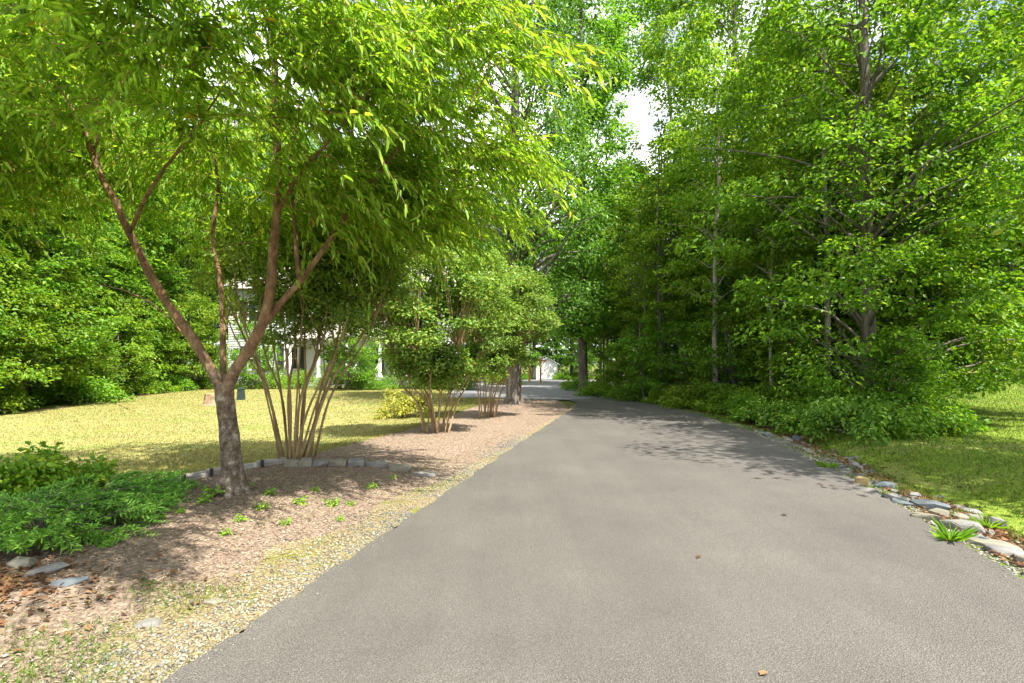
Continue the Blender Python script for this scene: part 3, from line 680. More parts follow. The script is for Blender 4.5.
def make_tree(name, seed, H, r0, z0, Rc, nc, per, L, W, leaf, bark, label, cat='tree', lean=(0, 0), prof='oval', limbs=0.5, droop=0.25, flat=0.55, stems=1, crad=0.30, group=None, wob_=0.12):
    rg = np.random.default_rng(seed)
    root = empty(name, (0, 0, 0), 0, label, cat, group)
    tm = MB()
    hs = np.linspace(0, H*0.96, 14)
    paths = []
    for q in range(stems):
        ph = rg.uniform(0, 6.28); sp = 0 if stems == 1 else Rc*0.35
        cx = lean[0]*(hs/H)**1.2 + np.cumsum(rg.normal(0, wob_, 14))*0.5*(hs/H) + sp*math.cos(ph)*(hs/H)
        cyy = lean[1]*(hs/H)**1.2 + np.cumsum(rg.normal(0, wob_, 14))*0.5*(hs/H) + sp*math.sin(ph)*(hs/H)
        if stems > 1: cx += 0.12*math.cos(ph*1.7); cyy += 0.12*math.sin(ph*1.7)
        P = np.stack((cx, cyy, hs), 1); rr_ = (r0/math.sqrt(stems)) * (1 - hs/H)**0.75 + 0.012
        rr_[0] *= 1.45; P = np.vstack((P[0]-np.array((0, 0, 0.15)), P)); rr_ = np.concatenate(([rr_[0]*1.15], rr_))
        P2_ = np.vstack((P[:2], [P[1]*0.75 + P[2]*0.25], P[2:])); r2_ = np.concatenate((rr_[:2], [rr_[2]*1.08], rr_[2:]))
        tm.tube(P2_, r2_, 10 if r0 > 0.1 else 6, True, 0.05, rg); paths.append(P[1:])
    Pm = paths[0]
    u = rg.random(nc)
    if prof == 'oval': Rz = np.sqrt(np.clip(1 - (2*u-0.85)**2*0.80, 0, 1))
    elif prof == 'cone': Rz = (1-u)**0.75*0.95 + 0.12
    elif prof == 'dome': Rz = np.sqrt(np.clip(1-u**2*0.95, 0, 1))
    else: Rz = 0.55 + 0.45*np.sin(u*math.pi)
    z = z0 + (H - z0)*u
    ang = rg.uniform(0, 6.28, nc)
    lob = 1 + 0.28*np.sin(3*ang + seed + z*0.8) + 0.15*np.sin(5*ang - z*1.7)     # uneven outline
    rr_ = Rc*Rz*lob*(0.30 + 0.70*np.sqrt(rg.random(nc)))
    tx = np.interp(z, Pm[:, 2], Pm[:, 0]); ty = np.interp(z, Pm[:, 2], Pm[:, 1])
    Cn = np.stack((tx + rr_*np.cos(ang), ty + rr_*np.sin(ang), z - 0.06*rr_), 1)
    for q in np.nonzero(rg.random(nc) < limbs)[0]:
        pth = paths[q % stems]
        zz = max(z0*0.55, z[q] - rr_[q]*rg.uniform(0.35, 0.8)); zz = min(zz, H*0.93)
        a = np.array((np.interp(zz, pth[:, 2], pth[:, 0]), np.interp(zz, pth[:, 2], pth[:, 1]), zz))
        c = Cn[q]; m1 = a*0.65 + c*0.35 + np.array((0, 0, 0.10*rr_[q])) + rg.normal(0, 0.05*Rc, 3); m2 = a*0.3 + c*0.7 + np.array((0, 0, 0.08*rr_[q])) + rg.normal(0, 0.04*Rc, 3)
        rb = max(0.012, 0.33*r0*(1-zz/H)**0.6*min(1, rr_[q]/Rc+0.2))
        tm.tube(spline([a, m1, m2, c], 7), np.linspace(rb, 0.006, 7), 5, False)
    tm.build('trunk', bark, root, True)
    rad = Rc*crad*rg.uniform(0.45, 1.35, nc)
    ctr = np.array((lean[0]*0.5, lean[1]*0.5, 0))
    Pl, D, N, Ls, Ws = clump_leaves(rg, Cn, rad, per, L, W, flat, droop, center=ctr)
    k = Pl[:, 2] > 0.03
    leaves('crown', Pl[k], D[k], N[k], Ls[k], Ws[k], rg, leaf, root)
    return root
def make_shrub(name, seed, Rr, H, n, L, W, leaf, bark, label, cat='shrub', group=None, lumps=26, stems=9, droop=0.1, z0=0.12):
    rg = np.random.default_rng(seed)
    root = empty(name, (0, 0, 0), 0, label, cat, group)
    ang = rg.uniform(0, 6.28, lumps); u = rg.random(lumps)
    rr_ = Rr*np.sqrt(rg.random(lumps))*(1+0.25*np.sin(3*ang+seed)); z = np.maximum(z0*H, H*(0.25+0.75*u)*np.sqrt(np.clip(1-(rr_/Rr/1.25)**2, 0.05, 1)))
    Cn = np.stack((rr_*np.cos(ang), rr_*np.sin(ang), z*0.9), 1)
    sm = MB()
    for q in range(min(stems, lumps)):
        a = np.array((rg.normal(0, 0.06*Rr), rg.normal(0, 0.06*Rr), -0.03)); c = Cn[q]
        m1 = a*0.55 + c*0.45 + np.array((0, 0, 0.12*H)); sm.tube(spline([a, m1, c], 6), np.linspace(0.018*max(H, .5), 0.004, 6), 5, False)
    sm.build('stem', bark, root, True)
    Pl, D, N, Ls, Ws = clump_leaves(rg, Cn, np.minimum(Rr, H)*0.38*rg.uniform(0.7, 1.3, lumps), max(1, n//lumps), L, W, 0.75, droop, center=np.zeros(3), tiltn=0.6)
    Pl[:, 2] = np.where(Pl[:, 2] < 0.02, 0.02 + rg.random(len(Pl))*0.1*H, Pl[:, 2])
    leaves('foliage', Pl, D, N, Ls, Ws, rg, leaf, root)
    return root

# ---------------------------------------------------------------- foreground tree
ft_base = px(232, 503); ft_base[2] = float(gz(ft_base[0], ft_base[1]))
FT = empty('shade_tree', tuple(ft_base), 0, 'large foreground tree with forked reddish trunk and drooping bright green leaves', 'tree')
rg = np.random.default_rng(11)
def rel(p): return np.asarray(p) - ft_base
Yt = ft_base[1]
def lp(l): return np.array([rel(at(x, y, Y)) for x, y, Y in l])
tm = MB()
tp_path = spline(np.vstack(([[0.02, 0, -0.12]], [[0.01, 0, 0.05]], lp([(232, 470, Yt), (229, 430, Yt), (225, 400, Yt), (224, 384, Yt)]))), 22)
tr = np.interp(tp_path[:, 2], [-0.12, 0.03, 0.2, 0.45, 0.9, 1.2], [0.19, 0.140, 0.112, 0.100, 0.093, 0.094])
tm.tube(tp_path, tr, 22, True, 0.045, rg)
for q in range(6):
    a = q*1.05 + rg.uniform(-.25, .25); L_ = rg.uniform(0.26, 0.42); e = np.array((math.cos(a), math.sin(a), 0))
    tm.tube(spline([e*0.035 + np.array((0, 0, 0.30)), e*0.095 + np.array((0, 0, 0.12)), e*0.17 + np.array((0, 0, 0.025)), e*L_ + np.array((0, 0, -0.06))], 9), np.linspace(0.075, 0.028, 9), 9, True, 0.08, rg)
tm.build('trunk', M['bark_maple'], FT, True)
limb_px = [
    ([(226, 402, Yt), (214, 374, Yt), (190, 335, Yt-0.05), (163, 296, Yt-0.1), (143, 260, Yt-0.15), (118, 205, Yt-0.2), (97, 168, Yt-0.2), (82, 120, Yt-0.3)], .088, .035),
    ([(98, 170, Yt-0.2), (70, 152, Yt-0.1), (40, 143, Yt), (8, 136, Yt+0.1), (-60, 120, Yt+0.1)], .032, .012),
    ([(97, 168, Yt-0.2), (97, 140, Yt-0.25), (99, 110, Yt-0.3), (90, 60, Yt-0.3)], .030, .012),
    ([(225, 402, Yt), (232, 376, Yt), (250, 348, Yt-0.05), (262, 325, Yt-0.1), (270, 290, Yt-0.1), (275, 240, Yt-0.15), (279, 170, Yt-0.2), (275, 90, Yt-0.2), (272, 20, Yt-0.3), (268, -80, Yt-0.3)], .098, .040),
    ([(259, 330, Yt-0.1), (285, 298, Yt), (308, 272, Yt), (330, 240, Yt), (350, 210, Yt-0.1), (390, 160, Yt-0.3), (430, 110, Yt-0.4)], .060, .018),
    ([(300, 281, Yt), (296, 250, Yt+0.1), (294, 215, Yt+0.15), (290, 170, Yt+0.2), (300, 100, Yt+0.3)], .040, .018),
    ([(224, 390, Yt), (223, 360, Yt+0.15), (222, 320, Yt+0.35), (220, 280, Yt+0.5), (213, 235, Yt+0.6), (218, 180, Yt+0.7), (200, 110, Yt+0.8)], .055, .02),
    ([(205, 352, Yt), (185, 335, Yt+0.2), (160, 310, Yt+0.4), (130, 292, Yt+0.6), (100, 285, Yt+0.8)], .022, .008),
    ([(276, 215, Yt-0.15), (300, 175, Yt-0.6), (330, 140, Yt-1.1), (370, 90, Yt-1.5)], .030, .010),
    ([(130, 232, Yt-0.2), (150, 190, Yt-0.7), (180, 150, Yt-1.2), (215, 100, Yt-1.6)], .030, .010),
]
limb_pts = []
for l, ra, rb in limb_px:
    P = spline(lp(l), 16); P[:, 2] += 0; P += rg.normal(0, 0.008, P.shape)*np.linspace(0, 1, 16)[:, None]
    lm = MB(); lm.tube(P, np.linspace(ra, rb, 16)*0.68*(1 + 0.06*np.sin(np.arange(16)*1.9)), 12, True, 0.07, rg); lm.build('limb', M['bark_maple'], FT, True); limb_pts.append(P)
limb_pts = np.concatenate(limb_pts)
lobes = [((-3.3, 5.7, 4.9), (2.9, 2.4, 1.5), 165), ((-0.98, 5.1, 4.4), (1.35, 1.2, 1.25), 85), ((-0.95, 6.0, 3.6), (1.3, 0.9, 0.7), 50), ((-5.8, 5.4, 4.3), (2.0, 1.6, 1.6), 110),
         ((-2.5, 4.1, 3.95), (1.6, 0.9, 0.75), 60), ((-2.9, 3.2, 4.7), (1.8, 0.8, 0.6), 55), ((-2.9, 6.5, 3.5), (2.4, 1.1, 0.8), 65), ((-5.4, 4.6, 3.8), (1.6, 1.0, 1.1), 65), ((-1.6, 2.1, 4.9), (1.0, 0.6, 0.4), 36), ((-1.8, 5.6, 3.5), (1.0, 0.9, 0.6), 30)]
Cn = []
for c, r3, k in lobes:
    v = norm(rg.normal(size=(k, 3)))*(rg.random((k, 1))**0.42); Cn.append(np.array(c) + v*np.array(r3))
Cn = np.concatenate(Cn) - ft_base
tw = MB(); LP, LD, LN = [], [], []
order = np.argsort([np.linalg.norm(limb_pts - c, axis=1).min() for c in Cn]); net = limb_pts.copy()
for c in Cn[order]:
    dist = np.linalg.norm(net - c, axis=1); a = net[dist.argmin()]
    if dist.min() > 0.12:
        m1 = (a + c)/2 + np.array((0, 0, 0.10*dist.min())) + rg.normal(0, 0.05, 3)
        pth = spline([a, m1, c], 7); tw.tube(pth, np.linspace(min(0.013, 0.005+0.006*dist.min()), 0.003, 7), 4, False); net = np.concatenate((net, pth[2:]))
    o = c - np.array((0, 0, 2.6)); o[2] = 0; o = o/ max(np.linalg.norm(o), .1)
    for q in range(6):
        d0 = o*0.8 + rg.normal(0, 0.75, 3)*np.array((1, 1, 0.45)) + np.array((0.38, -0.1, 0.14)); d0 /= np.linalg.norm(d0)
        Lt = rg.uniform(0.4, 0.85); t = np.linspace(0, 1, 13)
        pts = c + d0*Lt*t[:, None] + np.array((0, 0, -1.0))*(rg.uniform(0.2, 0.55)*Lt*t**2)[:, None]
        tw.tube(pts[::3], np.linspace(0.0035, 0.0015, len(pts[::3])), 3, False)
        tang = norm(np.gradient(pts, axis=0)); sd_ = norm(np.cross(tang, np.array((0, 0, 1.0))))
        for s in (-1, 1):
            LP.append(pts + rg.normal(0, 0.012, pts.shape)); LD.append(tang*1.0 + s*sd_*0.5 + np.array((0.15, 0, -0.30)) + rg.normal(0, 0.38, pts.shape))
            LN.append(np.array((0, 0, 1.0)) + rg.normal(0, 0.38, pts.shape) + 0.25*s*sd_)
LP, LD, LN = map(np.concatenate, (LP, LD, LN)); s = rg.uniform(0.45, 1.25, len(LP))
tw.build('twigs', M['bark_limb'], FT, False)
leaves('crown', LP, LD, LN, 0.112*s, 0.023*s, rg, M['leaf_near'], FT, 0.22, 0.30)

# ---------------------------------------------------------------- crape myrtles
def myrtle(base_px, tops, z_split, crown, seed, label, nleaf, leafL=0.05):
    rg = np.random.default_rng(seed); B = px(*base_px); B[2] = float(gz(B[0], B[1]))
    root = empty('crape_myrtle', tuple(B), 0, label, 'tree', 'multi-stemmed crape myrtles in the mulch bed')
    ends = []
    for k in range(tops[2]):
        u = (k + rg.uniform(0.2, 0.8))/tops[2]; tx = tops[0] + (tops[1]-tops[0])*u
        a = np.array(((u-0.5)*0.42 + rg.normal(0, 0.04), rg.normal(0, 0.13), -0.06))
        e = np.array((tx, rg.normal(0, 0.42), z_split*rg.uniform(0.9, 1.25)))
        m1 = a*0.62 + e*0.38 + np.array((-(e[0])*0.10, 0, 0.05)) + rg.normal(0, 0.035, 3)
        m2 = a*0.28 + e*0.72 + rg.normal(0, 0.05, 3)
        P = spline([a, m1, m2, e], 14); r0 = rg.uniform(0.011, 0.023)
        sm = MB(); sm.tube(P, np.linspace(r0, r0*0.45, 14), 7, True, 0.05, rg)
        for q in range(2):
            j = rg.integers(6, 11); f = P[j] + np.array((rg.normal(0, 0.22), rg.normal(0, 0.2), z_split*rg.uniform(0.2, 0.4)))
            sm.tube(spline([P[j], (P[j]+f)/2 + rg.normal(0, 0.03, 3), f], 6), np.linspace(r0*0.5, 0.005, 6), 5, False); ends.append(f)
        ends.append(e); sm.build('stem', M['bark_myrtle'], root, True)
    ends = np.array(ends)
    cc, rr3, nc = crown
    v = norm(rg.normal(size=(nc, 3)))*(rg.random((nc, 1))**0.45); Cn = np.array(cc) + v*np.array(rr3)
    tw = MB()
    for c in Cn:
        d = np.linalg.norm(ends - c, axis=1); a = ends[d.argmin()]
        tw.tube(spline([a, (a+c)/2 + rg.normal(0, 0.05, 3), c], 5), np.linspace(0.009, 0.003, 5), 4, False)
    tw.build('twigs', M['bark_myrtle'], root)
    Cn = np.concatenate((Cn, ends))
    Pl, D, N, Ls, Ws = clump_leaves(rg, Cn, rg.uniform(0.18, 0.36, len(Cn)), nleaf//len(Cn), leafL*1.25, leafL*0.68, 0.6, 0.1, tiltn=0.7)
    leaves('crown', Pl, D, N, Ls, Ws, rg, M['leaf_myrtle'], root)
myrtle((295, 467), (-1.0, 1.45, 21), 2.3, ((0.5, 0.1, 3.1), (1.5, 1.0, 1.15), 170), 31, 'tall crape myrtle with a wide fan of bare stems right behind the stone blocks', 40000, 0.05)
myrtle((437, 438), (-0.95, 0.85, 17), 1.35, ((-0.05, 0, 2.75), (1.7, 1.2, 1.5), 220), 32, 'bushy crape myrtle beside the yellow leaved shrub at the lawn edge', 46000, 0.055)
myrtle((487, 419), (-0.55, 1.1, 14), 1.7, ((0.3, 0, 2.9), (1.6, 1.2, 1.4), 160), 33, 'crape myrtle nearest the driveway bend, in front of the big trunk', 38000, 0.06)

# ---------------------------------------------------------------- shrubs by the lawn, junipers
def juniper(seed, Rr, H, n_pl, leaf, label, loc, L=0.34, sx=1.0):
    rg = np.random.default_rng(seed); root = empty('juniper', loc, 0, label, 'shrub', 'low junipers at the bed corner')
    tw = MB(); P_, D_, N_ = [], [], []
    for k in range(n_pl):
        a = rg.uniform(0, 6.28); r = Rr*math.sqrt(rg.random())
        b0 = np.array((r*math.cos(a)*sx, r*math.sin(a), H*rg.uniform(0.25, 1.0)*(1-(r/Rr)**2*0.6)))
        d = np.array((math.cos(a)*sx + rg.normal(0, 0.5) + 0.35, math.sin(a)+rg.normal(0, 0.5), rg.uniform(0.05, 0.5))); d /= np.linalg.norm(d)
        Lp = L*rg.uniform(0.7, 1.3); t = np.linspace(0, 1, 9); pts = b0 + d*Lp*t[:, None] + np.array((0, 0, -0.25*Lp))*(t**2)[:, None]
        tw.tube(pts[::2], np.linspace(0.006, 0.002, 5), 4, False)
        if k % 4 == 0: tw.tube(spline([(r*0.2*math.cos(a), r*0.2*math.sin(a), -0.02), b0*0.6+np.array((0, 0, .04)), b0], 6), np.linspace(0.014, 0.006, 6), 5, False)
        side = norm(np.cross(d, np.array((0, 0, 1.0))))
        for j, p in enumerate(pts):
            for s in (-1, 1):
                for e in range(2):
                    sd_ = d*0.9 + s*side*0.75 + rg.normal(0, 0.25, 3); sd_ /= np.linalg.norm(sd_)
                    Ls_ = Lp*0.30*(1-0.5*t[j])
                    for f in (0.1, 0.45, 0.8):
                        q = p + sd_*Ls_*f
                        P_.append(q); D_.append(sd_ + rg.normal(0, 0.35, 3)); N_.append((rg.normal(0, .5), rg.normal(0, .5), 1))
    tw.build('stem', M['bark_wood'], root)
    P_, D_, N_ = map(np.array, (P_, D_, N_)); P_[:, 2] = np.maximum(P_[:, 2], 0.015)
    leaves('foliage', P_, D_, N_, rg.uniform(0.03, 0.055, len(P_)), rg.uniform(0.007, 0.013, len(P_)), rg, leaf, root, 0.3, 0.1)
def g3(x, y, z=0.0): p = px(x, y, z); return (float(p[0]), float(p[1]), float(gz(p[0], p[1])))
juniper(41, 0.60, 0.30, 190, M['leaf_juniper'], 'dark green spreading juniper closest to the mulch and dry ground', g3(45, 548), 0.26)
juniper(42, 0.70, 0.26, 190, M['leaf_juniper'], 'dark juniper reaching along the border timbers', g3(85, 513), 0.30, 1.25)
juniper(43, 0.55, 0.28, 150, M['leaf_juniper'], 'juniper at the frame edge behind the leaning light shrub', g3(-20, 525), 0.30)
s_ = make_shrub('leafy_shrub', 44, 0.62, 0.62, 5200, 0.075, 0.04, M['leaf_bright'], M['bark_wood'], 'bright green leafy shrub rising above the junipers at the lawn', lumps=40); s_.location = g3(15, 512)
s2 = make_shrub('leafy_shrub', 45, 0.40, 0.42, 2600, 0.07, 0.035, M['leaf_bright'], M['bark_wood'], 'smaller bright green shrub at the left frame edge among junipers', lumps=24); s2.location = g3(-35, 500)
yb = make_shrub('variegated_shrub', 46, 0.62, 0.85, 3200, 0.07, 0.035, M['leaf_yellow'], M['bark_myrtle'], 'cream and yellow leaved shrub beside the bushy crape myrtle', lumps=34, droop=0.0); yb.location = g3(405, 417)

# foundation shrubs by the house
box = make_shrub('boxwood', 47, 0.75, 0.95, 4200, 0.06, 0.04, M['leaf_fern'], M['bark_wood'], 'round green boxwood before the porch steps', group='foundation shrubs along the house', lumps=60, stems=5)
box.location = g3(363, 389.5)
for x, y, s, lab in ((377, 390, .7, 'small round boxwood right of the porch steps'), (392, 389, .95, 'round boxwood under the right porch columns'), (250, 388.5, 1.0, 'green shrub at the far left of the house'), (425, 389, 1.2, 'green shrub behind the bushy crape myrtle by the house'), (462, 390, 1.2, 'green shrub between two crape myrtles beside the parking court')):
    copy_tree(box, g3(x, y), rng.uniform(0, 6), s, lab)
yg = make_shrub('golden_shrub', 48, 1.1, 1.5, 5200, 0.09, 0.055, M['leaf_light'], M['bark_wood'], 'large yellow green shrub in front of the porch', group='foundation shrubs along the house', lumps=60, stems=6); yg.location = g3(340, 388.5)
for x, y, s, lab in ((300, 388.5, .8, 'lower yellow green shrub behind the tall crape myrtle stems'), (275, 388.7, .75, 'yellow green shrub under the left house windows'), (442, 389, .9, 'yellow green shrub behind the crape myrtles by the court'), (502, 385, 1.0, 'yellow green shrub right behind the big trunk')):
    copy_tree(yg, g3(x, y), rng.uniform(0, 6), s, lab)
ev = make_tree('evergreen', 49, 2.6, 0.08, 0.2, 0.9, 90, 90, 0.09, 0.03, M['leaf_dark'], M['bark_wood'], 'dark conical evergreen beside the porch steps', prof='cone', limbs=0.2); ev.location = g3(366, 388)


# small weeds in the bed
wd = make_shrub('weed', 50, 0.09, 0.12, 44, 0.06, 0.022, M['leaf_bright'], M['leaf_bright'], 'small green weed sprouting from the mulch bed', 'weed', 'weeds growing in the mulch bed', lumps=9, stems=5)
wp = [(212, 508, 1.7), (204, 514, 1.2), (248, 497, .9), (270, 505, 1), (262, 520, .9), (300, 512, 1), (240, 532, 1), (332, 510, 1.1), (350, 508, .9), (372, 492, 1), (180, 525, .8), (225, 545, .8), (160, 532, .9), (285, 530, .8), (315, 500, .8), (130, 545, .9), (393, 482, .8), (340, 522, .7)]
for k, (x, y, s) in enumerate(wp):
    if k == 0: wd.location = g3(x, y); wd.scale = (s*.75,)*3
    else: copy_tree(wd, g3(x, y), rng.uniform(0, 6), s*.75*rng.uniform(.8, 1.1))
# grass tufts by the rocks
def tuft(seed, n, H, label, loc):
    rg = np.random.default_rng(seed); root = empty('grass_tuft', loc, 0, label, 'grass tuft')
    a = rg.uniform(0, 6.28, n); D = np.stack((np.cos(a)*0.7, np.sin(a)*0.7, rg.uniform(0.5, 1.3, n)), 1); N = np.stack((-np.cos(a)*0.8, -np.sin(a)*0.8, np.ones(n)*0.6), 1)
    P = np.stack((np.cos(a)*0.03*rg.random(n), np.sin(a)*0.03*rg.random(n), np.zeros(n)), 1)
    leaves('blade', P, D, N, H*rg.uniform(.6, 1.2, n), 0.012, rg, M['leaf_bright'], root, 0.2, 0.3)
tuft(61, 42, 0.20, 'bright green grass tuft at the foot of the large whitish rock', g3(950, 546, -.03))
tuft(62, 30, 0.16, 'smaller green grass tuft right of the large whitish rock', g3(988, 532, -.08))
tuft(63, 34, 0.18, 'green tuft by the driveway near the low shrubs', g3(828, 470, -.02))
for x, y, r_ in ((760, 682, .5), (787, 519, 2.2), (822, 488, 1.0), (700, 560, 4.0)):
    rg = np.random.default_rng(int(x)); p = px(x, y)
    o = leaves('fallen_leaf', np.array([[0, 0, 0.0]]), np.array([[math.cos(r_), math.sin(r_), 0.05]]), np.array([[0, 0, 1.0]]), np.array([0.06]), np.array([0.035]), rg, M['litter'], None, 0.2, 0.1, (p[0], p[1], 0.034))
    tag(o, 'single fallen leaf lying on the open asphalt', 'leaf', 'fallen leaves on the driveway')

# ---------------------------------------------------------------- woods
GR, GL, GB = 'trees of the right-hand woods', 'trees of the left-hand woods', 'trees behind the court and house'
rngp = np.random.default_rng(5)
def put(proto, used, x, y, s=1.0, label=None, group=None, rz=None, tilt=(0, 0)):
    rz = rngp.uniform(0, 6.28) if rz is None else rz
    loc = (x, y, float(gz(x, y)))
    s3 = tuple(s*rngp.uniform(0.9, 1.1) for _ in range(3))
    if proto.name not in used:
        used.add(proto.name); proto.location = loc; proto.rotation_euler = (tilt[0], tilt[1], rz); proto.scale = s3
        if label: proto['label'] = label
        if group: proto['group'] = group
        return proto
    return copy_tree(proto, loc, rz, s3, label, group, tilt)
used = set()
LW = M['leaf_wood']; LL = M['leaf_light']; LDk = M['leaf_dark']
broad = [make_tree('broadleaf_tree', 101+k, 13.0, 0.16, 1.9, 3.1, 400, 65, 0.145, 0.09, [LW, LL, LW][k], M['bark_wood'], 'x', prof='oval', limbs=0.3, crad=0.22, flat=0.36) for k in range(3)]
slim = [make_tree('slender_tree', 111+k, 14.0, 0.11, 4.5, 2.2, 150, 65, 0.145, 0.085, [LL, LL][k], [M['bark_wood'], M['bark_pale']][k], 'x', prof='col', limbs=0.35, crad=0.26, flat=0.4) for k in range(2)]
under = [make_tree('understory_tree', 121+k, 5.0, 0.07, 1.0, 1.8, 120, 80, 0.115, 0.065, [LL, LW, LL][k], M['bark_wood'], 'x', prof='dome', stems=3, flat=0.45) for k in range(3)]
tall = [make_tree('tall_tree', 131+k, 20.0, 0.27, 5.0, 4.2, 300, 110, 0.22, 0.13, [LW, LDk][k], M['bark_wood'], 'x', prof='oval') for k in range(2)]
bush = [make_shrub('wild_bush', 141+k, 0.95, 0.95, 3000, 0.10, 0.06, [LL, LW][k], M['bark_wood'], 'x', lumps=36) for k in range(2)]
sapl = make_tree('sapling', 151, 3.6, 0.03, 0.5, 0.9, 50, 60, 0.10, 0.055, LW, M['bark_wood'], 'x', prof='col', limbs=0.6)

# named trees
big_tree = make_tree('shade_tree', 161, 19.0, 0.36, 3.2, 4.0, 330, 100, 0.15, 0.095, LDk, M['bark_wood'], 'thick pale trunked tree at the tip of the mulch bed by the bend', prof='oval', wob_=0.05)
p = px(514, 404); big_tree.location = (p[0], p[1], 0); big_tree.scale = (0.8, 0.8, 1.0)
lean_t = make_tree('leaning_tree', 162, 15, 0.15, 2.5, 3.4, 480, 75, 0.12, 0.072, LL, M['bark_pale'], 'pale trunked tree leaning over the right lawn edge', lean=(2.6, 0.3), limbs=0.3, crad=0.2, flat=0.32)
lean_t.location = (10.6, 14.8, float(gz(10.6, 14.8)))
over = make_tree('overhanging_tree', 163, 12, 0.16, 3.0, 3.2, 240, 110, 0.12, 0.07, LL, M['bark_wood'], 'leafy tree overhanging the right lawn at the frame edge', limbs=0.6); over.location = (9.6, 5.6, 0)
over2 = make_tree('broadleaf_tree', 166, 11.5, 0.15, 2.6, 3.0, 380, 90, 0.12, 0.07, LW, M['bark_wood'], 'leafy tree standing beyond the overhanging one on the right lawn', limbs=0.3, crad=0.2, flat=0.35); over2.location = (14.6, 14.2, 0.05)
front = make_tree('broadleaf_tree', 164, 15.5, 0.17, 0.9, 3.6, 620, 95, 0.12, 0.07, LW, M['bark_wood'], 'full crowned tree behind the low dark bush, branches to the ground', group=GR, limbs=0.22, crad=0.19, flat=0.32); front.location = (9.0, 12.9, 0)
front2 = make_tree('broadleaf_tree', 165, 15, 0.17, 3.6, 3.4, 520, 80, 0.13, 0.08, LL, M['bark_wood'], 'tall full tree with yellowish sprays overhanging the driveway from the right', group=GR, limbs=0.25, crad=0.2, flat=0.32); front2.location = (9.0, 20.5, 0); front2.scale = (1, 1, 1.35)
thick = put(tall[0], used, *px(623, 386)[:2], 0.8, 'thick dark trunked tree right of the parking court in the woods', GR)
put(slim[1], used, 6.2, 24.0, 0.78, 'thin pale trunked tree just behind the bushes at the bend', GR)

common_r = 'leafy tree among others deep in the right-hand woods'
for x, y in ((11.5, 21), (13, 25), (15.5, 22.5), (17, 29), (20, 34), (14.5, 36), (18, 41)):
    put(broad[rngp.integers(3)], used, x+rngp.normal(0, .5), y+rngp.normal(0, .5), rngp.uniform(1.0, 1.35), common_r, GR)
for x, y in ((7.6, 22.5), (9, 24.5), (7.0, 27.5), (5.6, 29), (8.4, 29.5), (10.8, 23), (6, 36), (12.8, 28), (7.5, 38), (9.5, 35), (11.5, 18.5), (5.2, 40)):
    put(slim[rngp.integers(2)], used, x+rngp.normal(0, .3), y+rngp.normal(0, .3), rngp.uniform(0.58, 0.78), 'slender young tree with thin stem in the right-hand woods', GR)
for x, y in ((9.0, 18.5), (10.5, 15.3), (11.8, 14.3), (8.2, 21.3), (11.9, 15.4), (10.4, 18.4), (13.4, 18.5), (9.6, 22.6), (15, 20.2), (7.4, 24.6), (16.8, 22.5), (6.4, 27)):
    put(under[rngp.integers(3)], used, x, y, rngp.uniform(0.75, 1.1), 'low leafy understory tree at the edge of the right-hand woods', GR)
# low dark mound in front
mound = make_shrub('low_shrub', 171, 1.1, 0.8, 5200, 0.085, 0.045, M['leaf_fern'], M['bark_wood'], 'wide dark green mounded shrub beside the rocky drain', group='shrubs at the front of the right-hand woods', lumps=34, stems=14, droop=0.4)
mound2 = make_shrub('low_shrub', 172, 0.8, 1.15, 3600, 0.10, 0.06, M['leaf_wood'], M['bark_wood'], 'upright lighter green shrub rising behind the wide dark one', group='shrubs at the front of the right-hand woods', lumps=26, stems=14, droop=0.3)
mound2.location = (7.9, 12.2, -0.02)
mound.location = (7.1, 10.7, -0.02); mound.scale = (1.1, 1, 1.12)
for x, y, s, lab in ((9.0, 12.2, .8, 'upright light green shrub closest to the right lawn'), (6.6, 14.0, .75, 'upright light green shrub nearest the asphalt')):
    copy_tree(mound2, (x, y, -0.02), rngp.uniform(0, 6), s, lab)
for x, y, s, lab in ((8.5, 11.1, .85, 'dark mounded shrub touching the right lawn'), (6.9, 12.8, .85, 'dark mounded shrub left of the wide one, nearest the asphalt'), (8.4, 13.3, 1.0, 'mounded shrub behind the wide dark shrub'), (10.2, 13.2, .8, 'smaller mounded shrub by the sunlit dry stems')):
    copy_tree(mound, (x, y, -0.02), rngp.uniform(0, 6), s, lab)
for x, y in ((9.3, 11.9), (10.6, 13.6), (12.4, 15.8)):
    o = copy_tree(yg, (x, y, float(gz(x, y))), rngp.uniform(0, 6), 0.6, 'sunlit yellow green bush where the right lawn meets the woods', 'sunlit bushes at the right lawn edge')
for x, y in ((6.1, 17.5), (5.6, 19.3), (6.9, 18.6), (4.9, 21.0), (5.6, 22.5), (3.9, 23.8), (7.6, 16.6), (7.0, 20.6), (4.3, 26), (6.2, 24.8), (3.7, 28.5), (8.2, 18.8), (7.3, 15.2), (6.7, 15.9), (5.2, 30), (7.6, 26.5), (3.9, 31.5), (9.2, 16.6), (5.0, 24.0), (9.5, 27.5)):
    put(bush[rngp.integers(2)], used, x, y, rngp.uniform(0.55, 0.95), 'leafy wild bush along the right side of the driveway bend', 'wild bushes along the driveway bend')
for x, y in ((5.2, 20.2), (6.5, 21.6), (4.6, 25), (8.2, 17.3), (5.8, 26.8), (9.6, 17.2), (11.2, 16.3)):
    put(sapl, used, x, y, rngp.uniform(0.8, 1.2), 'thin sapling at the edge of the right-hand woods', 'saplings of the right-hand woods')

